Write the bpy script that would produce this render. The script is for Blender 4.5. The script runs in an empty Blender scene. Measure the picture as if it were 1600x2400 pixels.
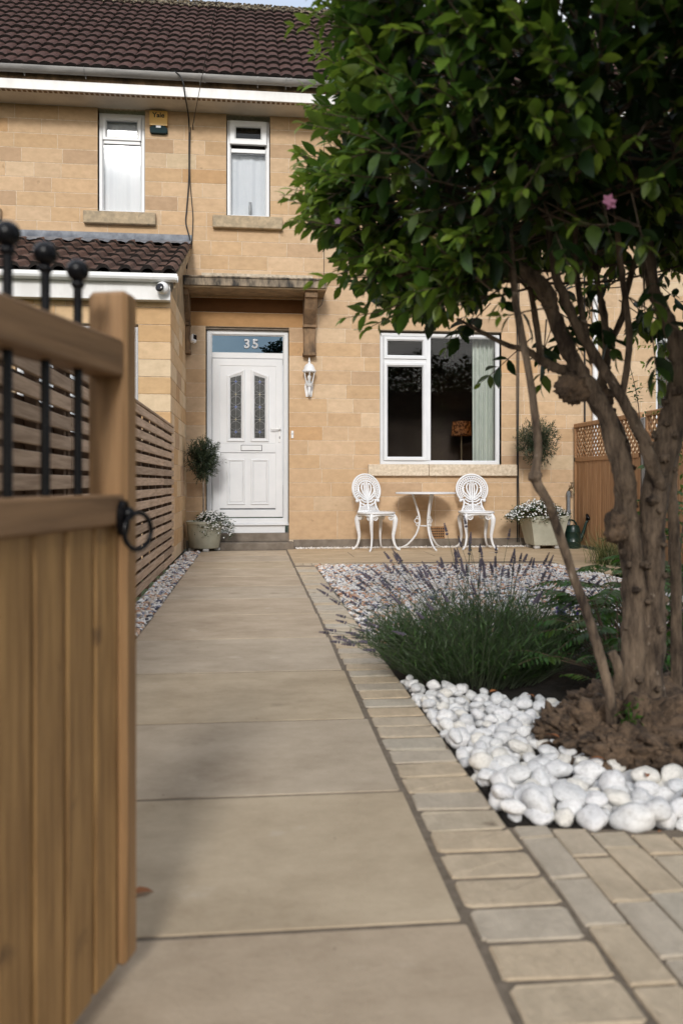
import bpy, math, random
import numpy as np
from mathutils import Matrix, Vector, noise as mnoise

# ------------------------------------------------------------------ camera, sky, sun, exposure
SC = bpy.context.scene
COL = SC.collection
R = math.radians

cam_data = bpy.data.cameras.new('camera')
cam = bpy.data.objects.new('camera', cam_data)
COL.objects.link(cam)
cam.location = (0, 0, 0.82)
cam.rotation_euler = (R(90), 0, R(-6.22))
cam_data.sensor_fit = 'HORIZONTAL'
cam_data.sensor_width = 24.0
cam_data.lens = 28.62
cam_data.shift_y = -0.0444
cam_data.clip_start = 0.02
cam_data.clip_end = 600
cam_data.dof.use_dof = True
cam_data.dof.focus_distance = 9.8
cam_data.dof.aperture_fstop = 3.4
cam_data.dof.aperture_blades = 9
SC.camera = cam

SUN_EL, SUN_AZ = 26.5, 188.0       # azimuth clockwise from +Y: low behind the photographer
world = bpy.data.worlds.new('World')
SC.world = world
world.use_nodes = True
wn = world.node_tree
wn.nodes.clear()
wout = wn.nodes.new('ShaderNodeOutputWorld')
wbg = wn.nodes.new('ShaderNodeBackground')
sky = wn.nodes.new('ShaderNodeTexSky')
sky.sky_type = 'NISHITA'
sky.sun_disc = False
sky.sun_elevation = R(SUN_EL)
sky.sun_rotation = R(SUN_AZ)
sky.air_density = 1.0
sky.dust_density = 2.0
sky.ozone_density = 1.0
# thin broken cloud over the whole sky
wtc = wn.nodes.new('ShaderNodeTexCoord')
wmap = wn.nodes.new('ShaderNodeMapping')
wmap.inputs['Scale'].default_value = (1.6, 1.6, 4.0)
wmap.inputs['Location'].default_value = (2.3, .4, 1.1)
wnoi = wn.nodes.new('ShaderNodeTexNoise')
wnoi.inputs['Scale'].default_value = 1.5
wnoi.inputs['Detail'].default_value = 6
wramp = wn.nodes.new('ShaderNodeValToRGB')
wramp.color_ramp.elements[0].position = 0.42
wramp.color_ramp.elements[0].color = (.40, .40, .40, 1)
wramp.color_ramp.elements[1].position = 0.62
wramp.color_ramp.elements[1].color = (1, 1, 1, 1)
wmix = wn.nodes.new('ShaderNodeMix')
wmix.data_type = 'RGBA'
wmix.inputs['B'].default_value = (6.3, 6.55, 6.95, 1)
wn.links.new(wtc.outputs['Generated'], wmap.inputs['Vector'])
wn.links.new(wmap.outputs['Vector'], wnoi.inputs['Vector'])
wn.links.new(wnoi.outputs['Fac'], wramp.inputs['Fac'])
wn.links.new(wramp.outputs['Color'], wmix.inputs['Factor'])
wn.links.new(sky.outputs['Color'], wmix.inputs['A'])
wn.links.new(wmix.outputs['Result'], wbg.inputs['Color'])
wbg.inputs['Strength'].default_value = 0.132
wn.links.new(wbg.outputs['Background'], wout.inputs['Surface'])

sun_data = bpy.data.lights.new('sun', 'SUN')
sun_data.energy = 1.4
sun_data.angle = R(11)
sun_data.color = (1.0, 0.975, 0.94)
sun = bpy.data.objects.new('sun', sun_data)
COL.objects.link(sun)
_a = R(SUN_AZ)
_sv = Vector((math.sin(_a) * math.cos(R(SUN_EL)), math.cos(_a) * math.cos(R(SUN_EL)), math.sin(R(SUN_EL))))
sun.rotation_euler = _sv.to_track_quat('Z', 'Y').to_euler()
sun.location = _sv * 30

SC.view_settings.view_transform = 'Standard'
SC.view_settings.look = 'None'
SC.view_settings.gamma = 1.0
SC.view_settings.use_curve_mapping = False
SC.view_settings.exposure = 0.52
SC.cycles.max_bounces = 8
SC.cycles.transparent_max_bounces = 12
SC.cycles.caustics_reflective = False
SC.cycles.caustics_refractive = False
SC.cycles.sample_clamp_indirect = 6

# ------------------------------------------------------------------ helpers
rng = random.Random(7)
nrng = np.random.default_rng(7)
WM = {}


def srgb(r, g, b):
    f = lambda c: c / 12.92 if c <= .04045 else ((c + .055) / 1.055) ** 2.4
    return (f(r / 255), f(g / 255), f(b / 255))


def tag(o, label=None, cat=None, group=None, kind=None):
    if label: o['label'] = label
    if cat: o['category'] = cat
    if group: o['group'] = group
    if kind: o['kind'] = kind
    return o


def thing(name, loc, label, cat, group=None, rz=0.0):
    o = bpy.data.objects.new(name, None)
    o.empty_display_size = .1
    COL.objects.link(o)
    o.location = loc
    o.rotation_euler = (0, 0, rz)
    WM[o] = Matrix.Translation(loc) @ Matrix.Rotation(rz, 4, 'Z')
    return tag(o, label, cat, group)


def link(name, me, parent=None, world=None):
    """one mesh object; world = its world matrix"""
    o = bpy.data.objects.new(name, me)
    COL.objects.link(o)
    world = world or (WM[parent] if parent else Matrix())
    WM[o] = world
    if parent:
        o.parent = parent
        o.matrix_basis = WM[parent].inverted() @ world
    else:
        o.matrix_basis = world
    return o


def piece(name, me, parent, loc, rot=(0, 0, 0), scale=(1, 1, 1), color=None):
    from mathutils import Euler
    m = Matrix.Translation(loc) @ Euler(rot).to_matrix().to_4x4() @ Matrix.Diagonal((*scale, 1))
    o = link(name, me, parent, m)
    if color: o.color = (*color, 1)
    return o


def frames(pts):
    pts = [Vector(p) for p in pts]
    out = []
    n = None
    for i, p in enumerate(pts):
        t = (pts[min(i + 1, len(pts) - 1)] - pts[max(i - 1, 0)])
        t = t.normalized() if t.length > 1e-9 else Vector((0, 0, 1))
        if n is None:
            a = Vector((0, 0, 1)) if abs(t.z) < .9 else Vector((1, 0, 0))
            n = (a - t * a.dot(t)).normalized()
        else:
            n = (n - t * n.dot(t))
            n = n.normalized() if n.length > 1e-6 else t.orthogonal().normalized()
        out.append((p, t, n, t.cross(n)))
    return out


def smooth_path(pts, rad, k=4):
    """Catmull-Rom through points and radii"""
    P = [Vector(p) for p in pts]
    if not isinstance(rad, (list, tuple)): rad = [rad] * len(P)
    op, orr = [], []
    for i in range(len(P) - 1):
        p0, p1, p2, p3 = P[max(i - 1, 0)], P[i], P[i + 1], P[min(i + 2, len(P) - 1)]
        for j in range(k):
            t = j / k
            op.append(.5 * ((2 * p1) + (p2 - p0) * t + (2 * p0 - 5 * p1 + 4 * p2 - p3) * t * t + (3 * p1 - p0 - 3 * p2 + p3) * t ** 3))
            orr.append(rad[i] * (1 - t) + rad[i + 1] * t)
    op.append(P[-1]); orr.append(rad[-1])
    return op, orr


class MB:
    def __init__(s):
        s.v, s.f, s.c = [], [], []

    def add(s, vs, fs, col=None):
        b = len(s.v)
        s.v += [tuple(p) for p in vs]
        s.f += [tuple(i + b for i in f) for f in fs]
        s.c += [col or (1, 1, 1)] * len(vs)
        return s

    def box(s, x0, x1, y0, y1, z0, z1, ch=0.0, col=None):
        if ch <= 0:
            vs = [(x, y, z) for x in (x0, x1) for y in (y0, y1) for z in (z0, z1)]
            return s.add(vs, [(0, 1, 3, 2), (4, 6, 7, 5), (0, 4, 5, 1), (2, 3, 7, 6), (0, 2, 6, 4), (1, 5, 7, 3)], col)
        X, Y, Z = (x0, x1), (y0, y1), (z0, z1)
        ch = min(ch, (x1 - x0) * .45, (y1 - y0) * .45, (z1 - z0) * .45)
        vs, idx = [], {}
        for i in (0, 1):
            for j in (0, 1):
                for k in (0, 1):
                    sx, sy, sz = (1, -1)[i] * ch, (1, -1)[j] * ch, (1, -1)[k] * ch
                    for a, p in enumerate(((X[i], Y[j] + sy, Z[k] + sz), (X[i] + sx, Y[j], Z[k] + sz), (X[i] + sx, Y[j] + sy, Z[k]))):
                        idx[i, j, k, a] = len(vs); vs.append(p)
        I = idx
        fs = []
        for i in (0, 1):
            q = [I[i, 0, 0, 0], I[i, 1, 0, 0], I[i, 1, 1, 0], I[i, 0, 1, 0]]
            fs.append(q if i else q[::-1])
            q = [I[0, i, 0, 1], I[0, i, 1, 1], I[1, i, 1, 1], I[1, i, 0, 1]]
            fs.append(q if i else q[::-1])
            q = [I[0, 0, i, 2], I[1, 0, i, 2], I[1, 1, i, 2], I[0, 1, i, 2]]
            fs.append(q if i else q[::-1])
        for i in (0, 1):
            for j in (0, 1):
                fs.append((I[i, j, 0, 0], I[i, j, 1, 0], I[i, j, 1, 1], I[i, j, 0, 1]))
                fs.append((I[i, 0, j, 0], I[i, 1, j, 0], I[i, 1, j, 2], I[i, 0, j, 2]))
                fs.append((I[0, i, j, 1], I[1, i, j, 1], I[1, i, j, 2], I[0, i, j, 2]))
                for k in (0, 1):
                    fs.append((I[i, j, k, 0], I[i, j, k, 1], I[i, j, k, 2]))
        return s.add(vs, fs, col)

    def tube(s, pts, rad, n=8, cap=True, col=None, wob=0.0, flat=1.0):
        if not isinstance(rad, (list, tuple)): rad = [rad] * len(pts)
        vs, fs = [], []
        for i, (p, t, a, b) in enumerate(frames(pts)):
            for k in range(n):
                th = 2 * math.pi * k / n
                r = rad[i]
                if wob:
                    q = p + a * math.cos(th) * r + b * math.sin(th) * r
                    r *= 1 + wob * mnoise.noise(q * (1.1 / max(r, .004)) * .35) + wob * .7 * mnoise.noise(q * 60)
                vs.append(p + a * math.cos(th) * r + b * math.sin(th) * r * flat)
        m = len(pts)
        for i in range(m - 1):
            for k in range(n):
                fs.append((i * n + k, i * n + (k + 1) % n, (i + 1) * n + (k + 1) % n, (i + 1) * n + k))
        if cap:
            fs.append(tuple(range(n))[::-1]); fs.append(tuple((m - 1) * n + k for k in range(n)))
        return s.add(vs, fs, col)

    def stube(s, pts, rad, n=8, k=4, **kw):
        p, r = smooth_path(pts, rad, k)
        return s.tube(p, r, n, **kw)

    def ring(s, c, u, v, r, tr, n=14, m=5):
        c, u, v = Vector(c), Vector(u), Vector(v)
        w = u.cross(v)
        vs, fs = [], []
        for i in range(n):
            a = 2 * math.pi * i / n
            d = u * math.cos(a) + v * math.sin(a)
            for j in range(m):
                b = 2 * math.pi * j / m
                vs.append(c + d * (r + tr * math.cos(b)) + w * tr * math.sin(b))
        for i in range(n):
            for j in range(m):
                fs.append((i * m + j, ((i + 1) % n) * m + j, ((i + 1) % n) * m + (j + 1) % m, i * m + (j + 1) % m))
        return s.add(vs, fs)

    def lathe(s, prof, c=(0, 0, 0), n=20, col=None):
        vs, fs = [], []
        for r, z in prof:
            for k in range(n):
                a = 2 * math.pi * k / n
                vs.append((c[0] + r * math.cos(a), c[1] + r * math.sin(a), c[2] + z))
        for i in range(len(prof) - 1):
            for k in range(n):
                fs.append((i * n + k, i * n + (k + 1) % n, (i + 1) * n + (k + 1) % n, (i + 1) * n + k))
        fs.append(tuple(range(n))[::-1]); fs.append(tuple((len(prof) - 1) * n + k for k in range(n)))
        return s.add(vs, fs, col)

    def ball(s, c, r, n=16, sz=1.0):
        m = n // 2
        return s.lathe([(r * math.sin(math.pi * i / m) + 1e-5, -r * sz * math.cos(math.pi * i / m)) for i in range(m + 1)], c, n)

    def prism(s, poly, ax, d0, d1, col=None):
        """poly of 2-D points; ax 'x': (y,z), 'y': (x,z), 'z': (x,y); extruded d0..d1"""
        def P(p, d):
            return {'x': (d, p[0], p[1]), 'y': (p[0], d, p[1]), 'z': (p[0], p[1], d)}[ax]
        n = len(poly)
        vs = [P(p, d0) for p in poly] + [P(p, d1) for p in poly]
        fs = [tuple(range(n)), tuple(range(2 * n - 1, n - 1, -1))] + [(i, i + n, (i + 1) % n + n, (i + 1) % n) for i in range(n)]
        return s.add(vs, fs, col)

    def sweep(s, poly, prof, close=False):
        """poly: convex outline (x,z) counter-clockwise; prof: [(inset, y)] swept round it with mitres"""
        n = len(poly)
        dirs = []
        for i in range(n):
            a, b, c = Vector(poly[i - 1]), Vector(poly[i]), Vector(poly[(i + 1) % n])
            e1, e2 = (b - a).normalized(), (c - b).normalized()
            n1, n2 = Vector((-e1.y, e1.x)), Vector((-e2.y, e2.x))
            bis = (n1 + n2).normalized()
            dirs.append(bis / max(.2, bis.dot(n1)))
        vs, fs = [], []
        for ins, y in prof:
            for i in range(n):
                p = Vector(poly[i]) + dirs[i] * ins
                vs.append((p.x, y, p.y))
        m = len(prof)
        for j in range(m - 1 + (1 if close else 0)):
            j2 = (j + 1) % m
            for i in range(n):
                k = (i + 1) % n
                fs.append((j * n + i, j * n + k, j2 * n + k, j2 * n + i))
        return s.add(vs, fs)

    def rsweep(s, x0, x1, z0, z1, prof, close=False):
        return s.sweep([(x0, z0), (x1, z0), (x1, z1), (x0, z1)], prof, close)

    def mesh(s, name, mat, smooth=False, inv=None, colors=False):
        me = bpy.data.meshes.new(name)
        vs = [inv @ Vector(p) for p in s.v] if inv is not None else s.v
        me.from_pydata([tuple(p) for p in vs], [], s.f)
        if smooth:
            me.polygons.foreach_set('use_smooth', [True] * len(me.polygons))
        if colors:
            at = me.color_attributes.new('Col', 'FLOAT_COLOR', 'POINT')
            a = np.ones((len(s.c), 4), np.float32); a[:, :3] = s.c
            at.data.foreach_set('color', a.ravel())
        me.update()
        if mat: me.materials.append(mat)
        return me

    def build(s, name, mat, parent=None, smooth=False, local=False, colors=False, auto=None):
        """vertices in world space (or in the parent's space when local)"""
        inv = None
        if parent and not local: inv = WM[parent].inverted()
        me = s.mesh(name, mat, smooth, inv, colors)
        if auto:
            fix_normals(me)
            smooth_by_angle(me, auto)
        else:
            fix_normals(me)
        return link(name, me, parent, WM[parent] if parent else Matrix())


def fix_normals(me):
    import bmesh
    bm = bmesh.new(); bm.from_mesh(me)
    bmesh.ops.recalc_face_normals(bm, faces=bm.faces)
    bm.to_mesh(me); bm.free()


def smooth_by_angle(me, deg):
    import bmesh
    bm = bmesh.new(); bm.from_mesh(me)
    for f in bm.faces: f.smooth = True
    lim = R(deg)
    for e in bm.edges:
        if len(e.link_faces) == 2 and e.calc_face_angle(0) > lim: e.smooth = False
    bm.to_mesh(me); bm.free()


def mesh_np(name, V, F, mat, cols=None, smooth=True):
    me = bpy.data.meshes.new(name)
    V = np.ascontiguousarray(V, np.float32); F = np.ascontiguousarray(F, np.int32)
    k = F.shape[1]
    me.vertices.add(len(V)); me.vertices.foreach_set('co', V.ravel())
    me.loops.add(F.size); me.loops.foreach_set('vertex_index', F.ravel())
    me.polygons.add(len(F))
    me.polygons.foreach_set('loop_start', np.arange(0, F.size, k, dtype=np.int32))
    me.polygons.foreach_set('loop_total', np.full(len(F), k, np.int32))
    if smooth: me.polygons.foreach_set('use_smooth', np.ones(len(F), bool))
    me.update(calc_edges=True)
    if cols is not None:
        at = me.color_attributes.new('Col', 'FLOAT_COLOR', 'POINT')
        a = np.ones((len(V), 4), np.float32); a[:, :3] = cols
        at.data.foreach_set('color', a.ravel())
    if mat: me.materials.append(mat)
    return me


# ------------------------------------------------------------------ materials
def mat(name, c1, c2=None, scale=8, rough=.6, bump=0.0, bscale=60, stretch=(1, 1, 1), rand=0.0, src=None, pos=False,
        metal=0.0, lo=.35, hi=.65, spot=None, coat=0.0, rough2=None, translucent=0.0, nrough=.62):
    """noise between two colours; src 'obj' multiplies the object colour, 'attr' the Col attribute"""
    m = bpy.data.materials.new(name)
    m.use_nodes = True
    nt = m.node_tree
    N, L = nt.nodes, nt.links
    b = N['Principled BSDF']
    b.inputs['Roughness'].default_value = rough
    b.inputs['Metallic'].default_value = metal
    if coat:
        b.inputs['Coat Weight'].default_value = coat
        b.inputs['Coat Roughness'].default_value = .08
    c2 = c2 or c1
    if pos:
        vec = N.new('ShaderNodeNewGeometry').outputs['Position']
    else:
        tc = N.new('ShaderNodeTexCoord')
        oi = N.new('ShaderNodeObjectInfo')
        ml = N.new('ShaderNodeMath'); ml.operation = 'MULTIPLY'; ml.inputs[1].default_value = 61.7
        L.new(oi.outputs['Random'], ml.inputs[0])
        ad = N.new('ShaderNodeVectorMath'); ad.operation = 'ADD'
        L.new(tc.outputs['Object'], ad.inputs[0]); L.new(ml.outputs[0], ad.inputs[1])
        vec = ad.outputs[0]
    mp = N.new('ShaderNodeMapping')
    mp.inputs['Scale'].default_value = stretch
    L.new(vec, mp.inputs['Vector'])
    no = N.new('ShaderNodeTexNoise')
    no.inputs['Scale'].default_value = scale
    no.inputs['Detail'].default_value = 7
    no.inputs['Roughness'].default_value = nrough
    L.new(mp.outputs['Vector'], no.inputs['Vector'])
    rp = N.new('ShaderNodeValToRGB')
    rp.color_ramp.elements[0].position = lo; rp.color_ramp.elements[0].color = (*c1, 1)
    rp.color_ramp.elements[1].position = hi; rp.color_ramp.elements[1].color = (*c2, 1)
    L.new(no.outputs['Fac'], rp.inputs['Fac'])
    out = rp.outputs['Color']
    if src:
        if src == 'obj':
            s_ = N.new('ShaderNodeObjectInfo').outputs['Color']
        else:
            at = N.new('ShaderNodeAttribute'); at.attribute_name = 'Col'; s_ = at.outputs['Color']
        mx = N.new('ShaderNodeMix'); mx.data_type = 'RGBA'; mx.blend_type = 'MULTIPLY'
        mx.inputs['Factor'].default_value = 1
        L.new(out, mx.inputs['A']); L.new(s_, mx.inputs['B'])
        out = mx.outputs['Result']
    for spot in ([] if not spot else (spot if isinstance(spot, list) else [spot])):    # (colour, scale, threshold): blotches with a shape of their own
        n2 = N.new('ShaderNodeTexNoise'); n2.inputs['Scale'].default_value = spot[1]; n2.inputs['Detail'].default_value = 5
        L.new(vec, n2.inputs['Vector'])
        r2 = N.new('ShaderNodeValToRGB')
        r2.color_ramp.elements[0].position = spot[2]; r2.color_ramp.elements[0].color = (0, 0, 0, 1)
        r2.color_ramp.elements[1].position = min(1, spot[2] + .1); r2.color_ramp.elements[1].color = (1, 1, 1, 1)
        L.new(n2.outputs['Fac'], r2.inputs['Fac'])
        mx = N.new('ShaderNodeMix'); mx.data_type = 'RGBA'
        L.new(r2.outputs['Color'], mx.inputs['Factor']); L.new(out, mx.inputs['A'])
        mx.inputs['B'].default_value = (*spot[0], 1)
        out = mx.outputs['Result']
    if rand:
        oi2 = N.new('ShaderNodeObjectInfo')
        mr = N.new('ShaderNodeMapRange'); mr.inputs['To Min'].default_value = 1 - rand; mr.inputs['To Max'].default_value = 1 + rand
        L.new(oi2.outputs['Random'], mr.inputs['Value'])
        hs = N.new('ShaderNodeHueSaturation')
        L.new(mr.outputs['Result'], hs.inputs['Value']); L.new(out, hs.inputs['Color'])
        out = hs.outputs['Color']
    L.new(out, b.inputs['Base Color'])
    if rough2 is not None:
        m2 = N.new('ShaderNodeMapRange'); m2.inputs['To Min'].default_value = rough; m2.inputs['To Max'].default_value = rough2
        L.new(no.outputs['Fac'], m2.inputs['Value']); L.new(m2.outputs['Result'], b.inputs['Roughness'])
    if bump:
        n3 = N.new('ShaderNodeTexNoise'); n3.inputs['Scale'].default_value = bscale; n3.inputs['Detail'].default_value = 8
        n3.inputs['Roughness'].default_value = .65
        L.new(mp.outputs['Vector'], n3.inputs['Vector'])
        bp = N.new('ShaderNodeBump'); bp.inputs['Strength'].default_value = 1; bp.inputs['Distance'].default_value = bump
        L.new(n3.outputs['Fac'], bp.inputs['Height']); L.new(bp.outputs['Normal'], b.inputs['Normal'])
    if translucent:
        tr = N.new('ShaderNodeBsdfTranslucent'); L.new(out, tr.inputs['Color'])
        ms = N.new('ShaderNodeMixShader'); ms.inputs[0].default_value = translucent
        mo = N['Material Output']
        L.new(b.outputs[0], ms.inputs[1]); L.new(tr.outputs[0], ms.inputs[2]); L.new(ms.outputs[0], mo.inputs['Surface'])
    return m


def glass(name, refl=.12, tint=(1, 1, 1), rough=.01, bump=0.0, gcol=(1, 1, 1)):
    m = bpy.data.materials.new(name); m.use_nodes = True
    N, L = m.node_tree.nodes, m.node_tree.links
    N.clear()
    o = N.new('ShaderNodeOutputMaterial'); t = N.new('ShaderNodeBsdfTransparent'); g = N.new('ShaderNodeBsdfGlossy')
    t.inputs['Color'].default_value = (*tint, 1)
    g.inputs['Roughness'].default_value = rough
    g.inputs['Color'].default_value = (*gcol, 1)
    x = N.new('ShaderNodeMixShader'); fr = N.new('ShaderNodeLayerWeight'); fr.inputs['Blend'].default_value = .22
    mr = N.new('ShaderNodeMapRange'); mr.inputs['To Min'].default_value = refl; mr.inputs['To Max'].default_value = 1
    L.new(fr.outputs['Fresnel'], mr.inputs['Value'])
    L.new(mr.outputs['Result'], x.inputs[0])
    L.new(t.outputs[0], x.inputs[1]); L.new(g.outputs[0], x.inputs[2]); L.new(x.outputs[0], o.inputs['Surface'])
    if bump:
        n = N.new('ShaderNodeTexNoise'); n.inputs['Scale'].default_value = 70; n.inputs['Detail'].default_value = 2
        tc = N.new('ShaderNodeTexCoord'); L.new(tc.outputs['Object'], n.inputs['Vector'])
        b = N.new('ShaderNodeBump'); b.inputs['Distance'].default_value = bump; b.inputs['Strength'].default_value = 1
        L.new(n.outputs['Fac'], b.inputs['Height']); L.new(b.outputs[0], g.inputs['Normal'])
    return m


M = {}
M['stone'] = mat('bath_stone', (.86, .84, .81), (1.05, 1.04, 1.03), 9, .9, .0022, 110, src='obj', pos=True, stretch=(1, 1, 1.6), lo=.3, hi=.68, spot=((.30, .2, .11), 5, .70))
M['stone_attr'] = mat('bath_stone_far', (.86, .84, .81), (1.05, 1.04, 1.03), 9, .9, .0022, 110, src='attr', pos=True, stretch=(1, 1, 1.6), lo=.3, hi=.68)
M['mortar'] = mat('lime_mortar', (.50, .40, .28), (.72, .61, .47), 30, .95, .002, 120)
M['sill'] = mat('weathered_sill_stone', (.30, .24, .16), (.48, .37, .24), 14, .9, .003, 80, spot=((.2, .17, .13), 9, .62))
M['canopy'] = mat('weathered_canopy_stone', (.22, .165, .10), (.42, .30, .18), 6, .92, .003, 60)
M['canopy_edge'] = mat('lichened_canopy_edge', (.045, .04, .035), (.42, .33, .23), 9, .95, .004, 50, stretch=(1, 1, .35), lo=.38, hi=.66)
M['corbel'] = mat('stained_corbel_stone', (.10, .065, .04), (.30, .19, .105), 9, .92, .003, 60, stretch=(1, 1, .5))
M['render'] = mat('grey_plinth_render', (.16, .13, .10), (.24, .20, .16), 9, .95, .004, 60)
M['tile'] = mat('brown_concrete_tile', (.050, .024, .020), (.10, .053, .043), 30, .95, .006, 60, rand=.16, spot=((.30, .24, .21), 24, .715))
M['tile_red'] = mat('rust_brown_tile', (.050, .024, .016), (.13, .062, .04), 18, .92, .006, 60, rand=.2, spot=((.035, .03, .022), 9, .58))
M['ridge'] = mat('mossy_ridge', (.04, .035, .03), (.32, .26, .17), 26, .95, .02, 40, lo=.4, hi=.68)
M['upvc'] = mat('white_upvc', (.67, .68, .69), (.73, .735, .74), 3, .32, rough2=.42)
M['fascia'] = mat('white_fascia', (.62, .61, .59), (.74, .735, .72), 5, .4, stretch=(1, 1, .4))
M['soffit'] = mat('soffit_board', (.50, .46, .40), (.64, .60, .53), 2.5, .6, stretch=(1, 1, 1))
M['gutter'] = mat('grey_gutter', (.20, .195, .19), (.36, .345, .33), 5, .45, stretch=(.5, 3, 3))
M['white_gutter'] = mat('white_gutter', (.74, .74, .73), (.82, .82, .81), 5, .35)
M['black_gap'] = mat('dark_recess', (.02, .018, .016), None, 5, .9)
M['lead'] = mat('lead_flashing', (.10, .11, .13), (.22, .235, .26), 9, .55, .003, 30)
M['glass'] = glass('window_glass', .004)
M['glass_fan'] = glass('fanlight_glass', .15, (.2, .27, .36), gcol=(.45, .68, .9))
M['glass_up'] = glass('upper_glass', .02, rough=.07)
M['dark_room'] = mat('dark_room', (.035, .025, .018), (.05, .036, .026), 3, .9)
M['blind'] = mat('white_blind', (.52, .57, .62), (.60, .64, .68), 2, .6)
M['curtain'] = mat('sage_curtain', (.42, .47, .42), (.52, .56, .5), 20, .9, stretch=(1, 1, .2))
M['net'] = mat('net_curtain', (.5, .5, .48), None, 20, .9)
M['slab'] = mat('sandstone_slab', (.385, .308, .22), (.585, .49, .368), 3.2, .78, .002, 70, src='obj', rough2=.66, pos=True, stretch=(.85, 1.15, 1), nrough=.74, lo=.30, hi=.70, spot=[((.27, .205, .145), 2.6, .665), ((.60, .52, .41), 4.1, .66), ((.16, .12, .09), 46, .705)])
M['sett'] = mat('sandstone_sett', (.84, .82, .78), (1.24, 1.22, 1.18), 12, .8, .005, 60, src='obj', stretch=(1.3, .8, 1), nrough=.75, lo=.3, hi=.7, spot=[((.2, .15, .1), 9, .70), ((.12, .1, .08), 60, .74)])
M['joint'] = mat('brown_jointing', (.15, .118, .085), (.235, .19, .142), 40, .95, .004, 160, pos=True)
M['soil'] = mat('dark_soil', (.012, .009, .006), (.035, .026, .018), 14, 1, .03, 40, pos=True)
M['gravel'] = mat('mixed_gravel', (.85, .85, .85), (1.08, 1.08, 1.08), 60, .7, src='attr')
M['gravel_bed'] = mat('gravel_ground', (.18, .165, .15), (.42, .38, .34), 60, .95, .01, 90, pos=True)
M['pebble'] = mat('white_pebble', (.55, .54, .52), (.84, .835, .82), 3.0, .55, .0015, 12, src='obj', lo=.25, hi=.55, nrough=.7, spot=[((.40, .37, .33), 2.2, .70), ((.30, .25, .19), 9, .76)])
M['oak'] = mat('weathered_softwood', (.20, .105, .034), (.42, .245, .092), 7, .6, .002, 30, stretch=(10, 10, .45), rand=.12, nrough=.7, spot=[((.07, .035, .014), 8, .675), ((.45, .28, .115), 3, .66)])
M['stile'] = mat('fresh_softwood', (.21, .115, .045), (.37, .21, .092), 5, .55, .001, 30, stretch=(9, 9, .5), spot=((.2, .09, .035), 6, .74))
M['rail_wood'] = mat('gate_rail_wood', (.16, .088, .04), (.30, .175, .085), 5, .6, .0012, 30, stretch=(.5, 9, 9), rand=.06)
M['slat'] = mat('fence_slat_wood', (.33, .225, .15), (.54, .395, .28), 6, .75, .0015, 30, stretch=(9, .5, 9), rand=.22, spot=((.09, .05, .03), 5, .72))
M['slat_dark'] = mat('fence_batten_wood', (.09, .05, .028), (.14, .085, .05), 6, .8, stretch=(5, 5, .6), rand=.1)
M['board'] = mat('larch_board', (.27, .135, .058), (.40, .225, .11), 6, .7, .0012, 30, stretch=(8, 8, .45), rand=.13, spot=((.13, .06, .025), 8, .72))
M['black_iron'] = mat('black_powder_coat', (.004, .004, .005), (.007, .007, .008), 20, .25)
M['black_cable'] = mat('black_cable', (.012, .012, .012), None, 20, .6)
M['white_iron'] = mat('white_cast_metal', (.72, .73, .74), (.78, .785, .79), 30, .42, .0006, 120)
M['yellow'] = mat('yellow_plastic', (.66, .40, .10), (.72, .45, .13), 4, .4)
M['teal'] = mat('dark_teal_plastic', (.012, .03, .034), None, 4, .75)
M['clear'] = mat('pale_lens', (.22, .24, .25), None, 4, .3)
M['chrome'] = mat('chrome', (.32, .33, .35), None, 4, .2, metal=1.0)
M['camwhite'] = mat('white_plastic', (.78, .78, .77), None, 4, .35)
M['camblack'] = mat('black_plastic', (.01, .01, .012), None, 4, .15)
M['came'] = mat('lead_came', (.42, .43, .44), (.55, .55, .55), 20, .4, metal=.6)
M['texglass'] = mat('dark_textured_glass', (.014, .016, .014), (.10, .105, .10), 95, .2, .006, 60, lo=.52, hi=.72)
M['blueglass'] = mat('blue_glass', (.012, .07, .34), (.02, .1, .45), 60, .1, .003, 60)
M['goldglass'] = mat('amber_glass', (.30, .22, .03), (.4, .3, .05), 60, .1, .003, 60)
M['planter'] = mat('sage_planter', (.38, .38, .30), (.48, .475, .385), 6, .6, .0008, 50)
M['feet'] = mat('pot_feet', (.42, .41, .39), (.55, .54, .52), 10, .7)
M['can'] = mat('dark_green_can', (.006, .022, .017), (.01, .03, .022), 5, .28)
M['pipe'] = mat('grey_pipe', (.14, .15, .16), (.22, .23, .24), 20, .5)
M['brass'] = mat('dull_brass', (.25, .2, .12), None, 20, .4, metal=.8)
M['bark'] = mat('tree_bark', (.038, .025, .017), (.26, .19, .13), 26, .95, .016, 70, pos=True, stretch=(1, 1, .22), lo=.38, hi=.66, nrough=.72, spot=[((.40, .33, .26), 30, .68), ((.02, .014, .01), 22, .70)])
M['burl'] = mat('burl_bark', (.020, .013, .009), (.24, .16, .10), 20, .95, .012, 60, pos=True, lo=.36, hi=.68, nrough=.75, spot=((.01, .007, .005), 20, .64))
M['twig'] = mat('twig', (.075, .05, .032), (.14, .1, .065), 20, .9)
M['leaf'] = mat('leaf', (.85, .85, .8), (1.1, 1.1, 1.1), 40, .42, src='attr', translucent=.42)
M['leaf_obj'] = mat('leaf_single', (.85, .85, .8), (1.1, 1.1, 1.1), 40, .42, src='obj', translucent=.42)
M['petal'] = mat('petal', (.9, .9, .9), (1.05, 1.05, 1.05), 40, .6, src='attr', translucent=.2)
M['fallen'] = mat('fallen_leaf', (.26, .09, .03), (.42, .17, .06), 30, .7)
M['lavender'] = mat('lavender_flower', (.075, .066, .088), (.15, .13, .175), 60, .8, rand=.25)
M['shade'] = mat('patterned_shade', (.05, .022, .01), (.24, .13, .06), 26, .8, lo=.44, hi=.56, translucent=.5)
M['terracotta'] = mat('terracotta_brick', (.26, .13, .055), (.36, .2, .09), 20, .9, .002, 80)
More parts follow.
